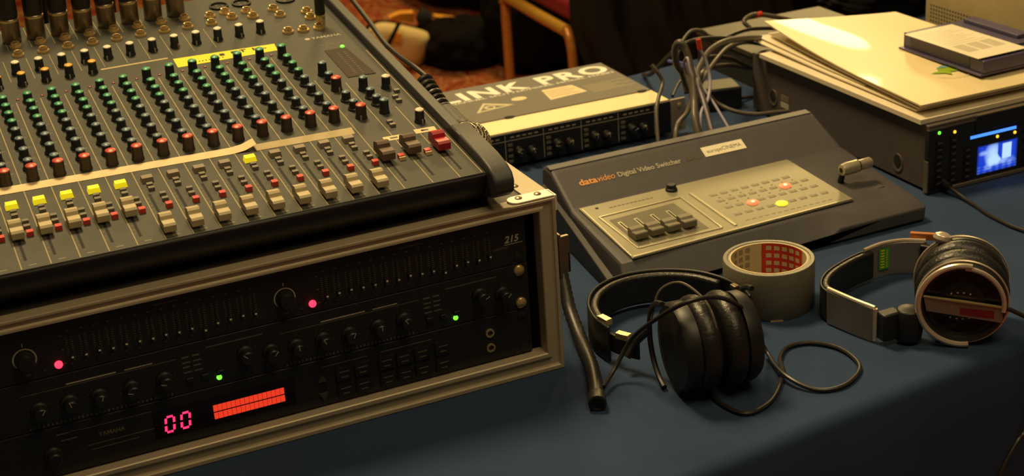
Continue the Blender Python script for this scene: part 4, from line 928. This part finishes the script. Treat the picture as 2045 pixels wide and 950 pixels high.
obj('plate_rim', MB().tube(cr([(269.5, -105, 35), (262, -80, 36), (256.5, -50, 36.2)], 6), 2.3, 8).tube([(269, -106, 2.5), (269, -106, 35)], 2.2, 8), 'hsilver', h2, H2)
pl_ = obj('headband_plate', ribbon([(340, 8), (362, 10), (384, 5), (402, -7)], -3, 2, 36, -.3), 'hplate', h2, H2, bevel=1)
obj('plate_rim', MB().tube(cr([(338, 6, 36), (362, 8.5, 37), (384, 4, 37), (402, -8, 36.5)], 6), 2.2, 8), 'hsilver', h2, H2)
gs = MB(); a_ = Vector((356, 5.6, 0)); b_ = Vector((368, 4.6, 0))
gs.add([a_+Z*10, b_+Z*10, b_+Z*33, a_+Z*33], [(0, 1, 2, 3)]); obj('green_sticker', gs, 'hgreen', h2, H2, smooth=False, label='green sticker with yellow writing')
gq = MB()
for k in range(7): gq.add([a_+Vector((2, -.5, 12+3*k)), a_+Vector((6, -.8, 12+3*k)), a_+Vector((6, -.8, 13.6+3*k)), a_+Vector((2, -.5, 13.6+3*k))], [(0, 1, 2, 3)])
for k in range(10): gq.add([a_+Vector((8, -1.0, 12+2*k)), a_+Vector((9.6, -1.2, 12+2*k)), a_+Vector((9.6, -1.2, 13+2*k)), a_+Vector((8, -1.0, 13+2*k))], [(0, 1, 2, 3)])
obj('sticker_writing', gq, 'yellow', h2, H2, smooth=False)
hg = Vector((286, -116, 20))
obj('swivel_hinge', MB().box(270, 290, -119, -105, 5, 32), 'black', h2, H2, bevel=2)
obj('swivel_hinge', MB().lathe([(6, 1), (12, 3), (13, 12), (13, 26), (11, 33), (5, 35)], 18, (297, -119, 0)), 'black', h2, H2, bevel=1)
n0 = R_(pi, R2+1, -3); obj('yoke_neck', MB().hexa([(306, -122, 12), (n0.x+2, n0.y-3, 12), (n0.x+2, n0.y+5, 12), (306, -112, 12)], [(306, -122, 30), (n0.x+2, n0.y-3, 31), (n0.x+2, n0.y+5, 31), (306, -112, 30)]), 'hsilver', h2, H2, bevel=1)
c2 = R_(pi, R2+2, 62); obj('swivel_hinge', ribbon([(400, -5), (410, -22), (414, -40)], -7, 4, 34, 0), 'black', h2, H2, bevel=1.5)
obj('rust_tag', MB().box(-12, 12, -2.5, 2.5, 0, 7), 'htag', h2, Vector((402, -3, 36.5))+Vector(H2), (0, 0, -.75), bevel=.6, label='rust orange tag on the band')
ct = R_(radians(104), R2+1, 60); obj('hinge_cap', MB().lathe([(7, -3), (9, 0), (8, 4), (4, 6), (0, 6.5)], 18), 'hsilver', h2, ct+Vector((-8, 4, -1))+Vector(H2), (0, .3, 0), bevel=.5)
cz = R_(0, R2-2, 3); obj('headphone_cable', MB().tube(cr([cz+Z*-4, cz+sd*10+Z*-8, cz+Vector((30, -22, -22)), cz+Vector((60, -34, -38.6)), (480, -148, 3), (520, -162, 3)], 8), 2.2, 8), 'cabb', h2, H2)

# cable hanging down the front of the cloth at the lower right
NP = tn*-236
hp = [on(x, y, NP+tn*k, tn) for x, y, k in ((2052, 845, 0), (2032, 880, -2), (2012, 915, -3), (1994, 955, -4), (1985, 1000, -4))]
top_ = hp[0]; obj('hanging_cable', MB().tube(cr([top_+te*60+tn*60+Vector((0, 0, -top_.z+3)), top_+te*36+tn*26+Vector((0, 0, -top_.z+3)), top_+te*22+tn*2+Vector((0, 0, -top_.z-6))]+hp+[hp[-1]+Vector((-8, 0, -80)), hp[-1]+Vector((-6, 0, -250))], 8), 2.2, 8), 'cabb', label='thin black cable hanging down the front drop of the cloth', cat='cable')

# ------------------------------------------------------------------ cables behind the switcher
CRP = [ # label, material, radius, [(x, y, Y)]
 ('thick grey cable bent into the tallest narrow loop behind the switcher', 'cabg', 4.2, [(1392, 272, 352), (1388, 240, 362), (1386, 197, 385), (1380, 138, 405), (1369, 98, 415), (1357, 85, 420), (1348, 97, 430), (1351, 128, 440), (1364, 150, 455), (1372, 185, 440)]),
 ('grey cable rising from the loop and bending right towards the flat box', 'cabg', 3.8, [(1424, 262, 345), (1408, 212, 380), (1393, 155, 420), (1400, 128, 440), (1420, 99, 455), (1452, 82, 480), (1500, 76, 520), (1540, 78, 560)]),
 ('pale violet wire slanting down to the right behind the switcher top edge', 'cabp', 1.7, [(1466, 248, 345), (1428, 210, 385), (1401, 170, 410), (1388, 140, 420), (1372, 118, 430), (1366, 130, 446), (1369, 150, 462)]),
 ('pale violet wire with a red collar standing in a narrow bow', 'cabp', 2.0, [(1395, 262, 348), (1399, 230, 370), (1414, 197, 390), (1418, 160, 405), (1410, 122, 415), (1398, 98, 420)]),
 ('second pale wire close to the tall loop, passing under it', 'cabp', 1.7, [(1427, 262, 344), (1410, 220, 370), (1397, 180, 390), (1380, 145, 400), (1373, 116, 408), (1366, 126, 418), (1371, 146, 424)]),
 ('brownish cable leaning left in front of the flat rack processor corner', 'cabg', 3.0, [(1341, 272, 350), (1352, 252, 362), (1372, 224, 400), (1381, 190, 425), (1374, 160, 440), (1366, 140, 450)]),
 ('lone grey cable standing left of the bundle with a free bent end', 'cabg', 2.4, [(1314, 285, 345), (1311, 228, 372), (1315, 196, 386), (1323, 165, 400), (1312, 143, 405), (1301, 129, 410)]),
 ('long black cable arching from the bundle left side to the paper pile', 'cabb', 3.0, [(1286, 166, 745), (1302, 146, 610), (1339, 108, 540), (1376, 84, 520), (1427, 76, 540), (1480, 80, 560), (1530, 86, 580)]),
 ('grey cable in a low arch above the black cables beside the flat box', 'cabg', 2.4, [(1350, 116, 548), (1360, 90, 556), (1370, 72, 560), (1383, 61, 560), (1402, 62, 560), (1421, 73, 560), (1470, 77, 570), (1535, 92, 590)]),
 ('black cable lying across the top of the flat olive box', 'cabb', 2.6, [(1440, 78, 590), (1486, 61, 620), (1520, 57, 635), (1560, 58, 640), (1600, 64, 640)]),
 ('grey cable arching highest over the flat olive box', 'cabg', 3.2, [(1498, 56, 640), (1486, 44, 645), (1494, 34, 650), (1512, 29, 655), (1560, 36, 655), (1620, 52, 655)]),
 ('dark cable running right above the black adapter towards the deck', 'cabb', 3.0, [(1400, 122, 480), (1420, 114, 490), (1457, 116, 510), (1487, 129, 528), (1518, 140, 536), (1560, 150, 536)]),
 ('grey cable curving right behind the black adapter', 'cabg', 3.4, [(1388, 170, 420), (1398, 150, 450), (1420, 135, 490), (1460, 131, 530), (1510, 138, 545)]),
 ('tan cable lying on the cloth between switcher and deck', 'cabg', 2.6, [(1410, 180, 430), (1430, 204, 430), (1464, 221, 412), (1504, 228, 402), (1542, 225, 400), (1575, 222, 404)]),
 ('blue wire peeping out behind the tall loop', 'cabblue', 2.0, [(1335, 122, 520), (1350, 124, 505), (1368, 128, 480), (1380, 138, 460)]),
 ('thin black cable on the cloth behind the bundle left foot', 'cabb', 2.0, [(1343, 192, 560), (1352, 172, 590), (1366, 152, 620), (1380, 140, 640)]),
 ('brown cable in the bundle middle, bending back to the right', 'cabg', 3.0, [(1400, 262, 350), (1390, 232, 372), (1390, 200, 410), (1400, 165, 442), (1424, 128, 475), (1440, 108, 505), (1456, 94, 535), (1490, 84, 565), (1535, 90, 585)]),
]
for lab, m, r_, pts in CRP:
    P3 = [VY(*p) for p in pts]
    if P3[0].y < 353: P3 = [Vector((P3[0].x+2, 331, 26)), Vector((P3[0].x+1, 343, 40))]+P3[1:]
    for p in P3: p.z = max(p.z, r_+.6)
    base = P3[0].copy(); base.z = 0; n_ = 0
    o = obj('cable', MB().tube(cr([p-base for p in P3], 9), r_, 12), m, None, base, label=lab, cat='cable')
    if 'red collar' in lab: obj('red_collar', MB().tube([P3[-1]-base, P3[-1]-base+Vector((-1, 2, 12))], 3.2, 10), 'redtip', o)
    if 'arching highest' in lab: obj('red_collar', MB().tube([P3[3]-base+Vector((-2, 0, -1)), P3[3]-base+Vector((7, 0, 0))], 4, 10), 'redtip', o)
ad = thing('power_adapter', 'black power adapter block half hidden under the cables beside the deck', 'power adapter', (510, 572, 0), (0, 0, -.25))
obj('adapter_case', MB().box(-28, 30, -22, 22, 0, 30), 'black', ad, bevel=2); obj('adapter_top', MB().box(-26, 28, -20, 20, 30, 30.8), 'boxo', ad, bevel=.4)
obj('adapter_cord', MB().tube(cr([(28, 0, 10), (40, 6, 5), (60, 14, 3), (90, 10, 3)], 6), 2.4, 8), 'cabb', ad)
fb = thing('flat_equipment_box', 'flat olive metal equipment box behind the papers with cables across it', 'equipment box', (592, 602, 0))
obj('case_top', MB().box(0, 212, 0, 158, 43, 50), 'boxo', fb, bevel=.8); obj('case_body', MB().box(1.5, 210, 1.5, 157, 0, 43), 'boxs', fb)
obj('front_marking', MB().box(-.2, 1.5, 40, 60, 26, 30), 'print', fb)

tb = G(1765, 22, 0); softlump('black_cloth', (tb.x-10, tb.y-10, 1), 95, 55, 26, 'bagblack', 'black folded cloth on the table between the flat box and the computer', 'cloth', 8)
# beige computer at the top right
fe = on(1846, 30, (805, 0, 0), (1, 0, 0))
bc = thing('computer_tower', 'beige computer case with dotted vent holes behind the papers', 'computer', (805, fe.y-400, 0))
obj('case', MB().box(0, 180, 0, 400, 2, 260), 'comp', bc, bevel=4, seg=3); obj('base', MB().box(3, 177, 4, 396, 0, 3), 'boxs', bc)
vh = MB().lathe([(1.7, 0), (0, 0)], 7, axis=(-1, 0, 0)).mesh('vent_hole', 'comph'); vz = on(1860, 10, (805, 0, 0), (1, 0, 0))
for j in range(9):
    for i in range(16):
        inst(vh, 'vent_hole', bc, (-.15, vz.y-(fe.y-400)-5.6*i, vz.z-5.2*j))

# ------------------------------------------------------------------ things beyond the table
ch_z = -300
def chair():
    a = G(1008, -6, ch_z); b = G(1136, 66, ch_z); t = thing('banquet_chair', 'orange gold metal chair with red seat beyond the table', 'chair', (a.x, a.y, FZ))
    o = Vector((-a.x, -a.y, -FZ)); r_ = 13
    f0 = Vector((a.x, a.y, FZ)); 
    e = (b-a); e.z = 0; d = e.normalized(); q = Vector((-d.y, d.x, 0))*-1 if Vector((-d.y, d.x, 0)).x < 0 else Vector((-d.y, d.x, 0))
    wd = 430
    def leg(p, sp): obj('leg', MB().tube(cr([p+Vector((0, 0, -10)), p+Vector((0, 0, -60))+sp*.1, Vector((p.x, p.y, FZ+2))+sp], 6), [15, 14, 13]+[12]*20, 12), 'gold', t, o)
    leg(a, Vector((0, 0, 0))); leg(a+q*wd, Vector((20, 0, 0))); 
    bb = b+d*10
    obj('leg', MB().tube(cr([b+d*-14+Vector((0, 0, 6)), b+d*6+Vector((0, 0, -22)), bb+Vector((0, 0, -90))+d*8, Vector((bb.x, bb.y, FZ+2))+d*30], 8), 11, 12), 'gold', t, o)
    obj('leg', MB().tube(cr([q*wd+b+Vector((0, 0, -6)), q*wd+bb+Vector((0, 0, -90))+d*8, q*wd+Vector((bb.x, bb.y, FZ+2))+d*30], 8), 11, 12), 'gold', t, o)
    obj('seat_rail', MB().tube(cr([a+d*-4, a+d*40+Vector((0, 0, 4)), (a+b)/2+Vector((0, 0, 2)), b+d*-12+Vector((0, 0, 2))], 6), 14, 12), 'goldb', t, o)
    obj('seat_rail', MB().tube([q*wd+a, q*wd+b], 13, 12), 'goldb', t, o)
    s = MB(); lo = [a+q*14+d*30, a+q*(wd-14)+d*30, b+q*(wd-14), b+q*14]; 
    s.hexa([p+Vector((0, 0, 14)) for p in lo], [p+Vector((0, 0, 70)) for p in lo]); obj('seat', s, 'chairred', t, o, bevel=18, seg=3, label='red upholstered seat')
    bk = MB(); up = [a+q*10+d*-6, a+q*(wd-10)+d*-6]
    bk.hexa([up[0]+Vector((0, 0, 150)), up[1]+Vector((0, 0, 150)), up[1]+d*-40+Vector((0, 0, 150)), up[0]+d*-40+Vector((0, 0, 150))], [up[0]+d*-60+Vector((0, 0, 480)), up[1]+d*-60+Vector((0, 0, 480)), up[1]+d*-100+Vector((0, 0, 480)), up[0]+d*-100+Vector((0, 0, 480))])
    obj('backrest', bk, 'chairred', t, o, bevel=15, seg=3)
    for p in (a, a+q*wd): obj('back_post', MB().tube(cr([p, p+d*-14+Vector((0, 0, 150)), p+d*-80+Vector((0, 0, 490))], 5), 13, 12), 'gold', t, o)
chair()
def drape(name, pts, zb, zt, m, label, cat, amp, freq, seed, th=6, lean=None):
    rnd = random.Random(seed); P = cr([(x, y, 0) for x, y in pts], 24); N = len(P); J = 26; grid = []; c = P[N//2].copy(); c.z = zb; ph = rnd.uniform(0, 6)
    L0 = 0; Ls = [0]
    for i in range(1, N): L0 += (P[i]-P[i-1]).length; Ls.append(L0)
    for side in (0, 1):
        for j in range(J+1):
            row = []
            for i, p in enumerate(P):
                t = (P[min(i+1, N-1)]-P[max(i-1, 0)]).normalized(); n = Vector((-t.y, t.x, 0)); s = Ls[i]; z = zb+(zt-zb)*j/J
                d = amp*(sin(s*freq+ph+.6*sin(z*.004+s*.002))+.45*sin(s*freq*2.3+z*.003+1)+.3*sin(z*.011+s*freq*.7))
                row.append(p+n*(d+side*th)-c+Vector((lean(z) if lean else 0, 0, z)))
            grid.append(row)
    mb = MB(); I = N; G1 = grid[:J+1]; vs_ = [p for r in grid for p in r]; fs = []; o2 = (J+1)*I
    for j in range(J):
        for i in range(I-1): a = j*I+i; fs += [(a, a+1, a+I+1, a+I), (o2+a, o2+a+I, o2+a+I+1, o2+a+1)]
    for j in range(J):
        for i in (0, I-1): a = j*I+i; fs.append((a, a+I, o2+a+I, o2+a))
    for i in range(I-1):
        for j in (0, J): a = j*I+i; fs.append((a, a+1, o2+a+1, o2+a))
    mb.add(vs_, fs); return obj(name, mb, m, None, c, label=label, cat=cat, ang=60)
# black bags on the floor
g0 = G(925, 158, FZ); softlump('duffel_bag', (g0.x+75, g0.y+190, FZ), 128, 150, 62, 'bagblack', 'large black bag on the carpet behind the console corner, left of the chair leg', 'bag', 1)
g1 = G(1090, 172, FZ); softlump('backpack', (g1.x+95, g1.y+190, FZ), 165, 150, 170, 'bagblack', 'black backpack on the floor seen between the chair legs', 'bag', 2)
softlump('cloth_heap', (g0.x+500, 4300, FZ), 290, 520, 110, 'bagblack', 'heap of black cloth lying farthest back on the carpet', 'cloth', 3)
softlump('soft_bag', (G(735, 0, FZ).x+30, G(735, 0, FZ).y+260, FZ), 45, 230, 50, 'bagblack', 'narrow black bag on the carpet at the photo top edge, beside the console', 'bag', 5)
# tan bag
def tanbag():
    Yb = G(800, 134, FZ).y; n = Vector((0, 1, .35)).normalized(); P0 = Vector((0, Yb, FZ))
    out = [(722, 72), (734, 54), (752, 43), (772, 42), (800, 47), (830, 54), (850, 61), (853, 70), (848, 92), (838, 115), (824, 131), (816, 133), (795, 124), (770, 110), (745, 92)]
    P = cr([on(x, y, P0, n) for x, y in out], 4, closed=True); c = sum(P, Vector())/len(P); base = Vector((c.x, c.y, FZ)); N = len(P); vs_ = []; fs = []
    lay = [(1, 0), (1.0, -18), (.94, -34), (.7, -46), (.35, -52)]
    for k, h in lay: vs_ += [c+(p-c)*k+n*h-base for p in P]
    for q in range(len(lay)-1): fs += [(q*N+i, q*N+(i+1) % N, (q+1)*N+(i+1) % N, (q+1)*N+i) for i in range(N)]
    fs += [tuple(range(N)), tuple((len(lay)-1)*N+i for i in range(N))]
    zmin = min(v_.z for v_ in vs_); 
    for v_ in vs_: v_.z = max(v_.z, 0)
    o = obj('canvas_bag', MB().add(vs_, fs), 'bagtan', None, base, ang=60, label='tan canvas bag with a dark strap and small orange tag on the carpet', cat='bag')
    def F(x, y, h=-56): return on(x, y, P0+n*h, n)-base
    obj('strap', MB().tube([F(797, 46), F(785, 70), F(768, 103)], 6.5, 8), 'bagblack', o)
    obj('strap', MB().tube([F(742, 45, -40), F(728, 62, -30), F(718, 72, -20)], 5, 8), 'bagblack', o)
    a, b, c_, d = F(785, 80), F(798, 82), F(801, 66), F(790, 64); obj('orange_tag', MB().add([a, b, c_, d]+[v_-n*6 for v_ in (a, b, c_, d)], [(0, 1, 2, 3), (4, 5, 6, 7), (0, 1, 5, 4), (1, 2, 6, 5), (2, 3, 7, 6), (3, 0, 4, 7)]), 'bagorange', o, label='small orange tag')
    obj('piping', MB().tube([v_-n*4 for v_ in [c+(p-c)*1.01-base for p in P]], 4.5, 6, closed=True), 'bagblack', o)
tanbag()
def flag():
    Yb = G(850, 98, FZ).y; n = Vector((0, 1, .6)).normalized(); P0 = Vector((0, Yb, FZ)); lst = [((777, 36), (800, 27), (826, 26), (827, 46), (800, 42)), ((868, 33), (926, 40), (900, 48), (869, 57))]
    for k, pl in enumerate(lst):
        P = [on(x, y, P0, n) for x, y in pl]; c = sum(P, Vector())/len(P); base = Vector((c.x, c.y, FZ)); q = [p-base for p in P]; N = len(q)
        obj('orange_cloth', MB().add(q+[p+n*14 for p in q], [tuple(range(N)), tuple(range(2*N-1, N-1, -1))]+[(i, (i+1) % N, N+(i+1) % N, N+i) for i in range(N)]), 'bagorange', None, base, label=('orange cloth piece left of the black foam ball', 'pointed orange cloth piece right of the black foam ball')[k], cat='cloth')
    c = on(847, 36, P0+n*-20, n); o = obj('foam_windscreen', MB().lathe([(26*1.0*sin(a), -30*cos(a)) for a in [pi*k/12 for k in range(13)]], 20), 'foam', None, c, label='round black foam ball between the orange cloth pieces', cat='windscreen'); o['r'] = 1
    c2 = on(856, 56, P0+n*-40, n); obj('red_band', MB().lathe([(5, -5), (6, 0), (5, 5)], 12), 'redtip', o, c2-c)
flag()

# dark garments right of the chair
pk_ = VY(1137, 62, 1850); p1 = VY(1400, 60, 1850); p2 = VY(1390, 60, 2750)
drape('dark_coat', [(pk_.x+6, 1860), (pk_.x+60, 1825), (pk_.x+150, 1850), (pk_.x+230, 1830), (p1.x, 1865), (p1.x+130, 1850), (p1.x+240, 1870)], -730, 330, 'coat', 'dark brownish coat hanging behind the flat processor, right of the chair', 'coat', 11, .045, 4, lean=lambda z: .34*max(0, min(120, pk_.z-z)))
drape('black_curtain', [(pk_.x+640, 3000), (p2.x+260, 2960), (p2.x+800, 2980), (p2.x+1900, 2900)], FZ, 900, 'bagblack', 'black curtain hanging in folds behind the flat box and the computer', 'curtain', 26, .02, 9)
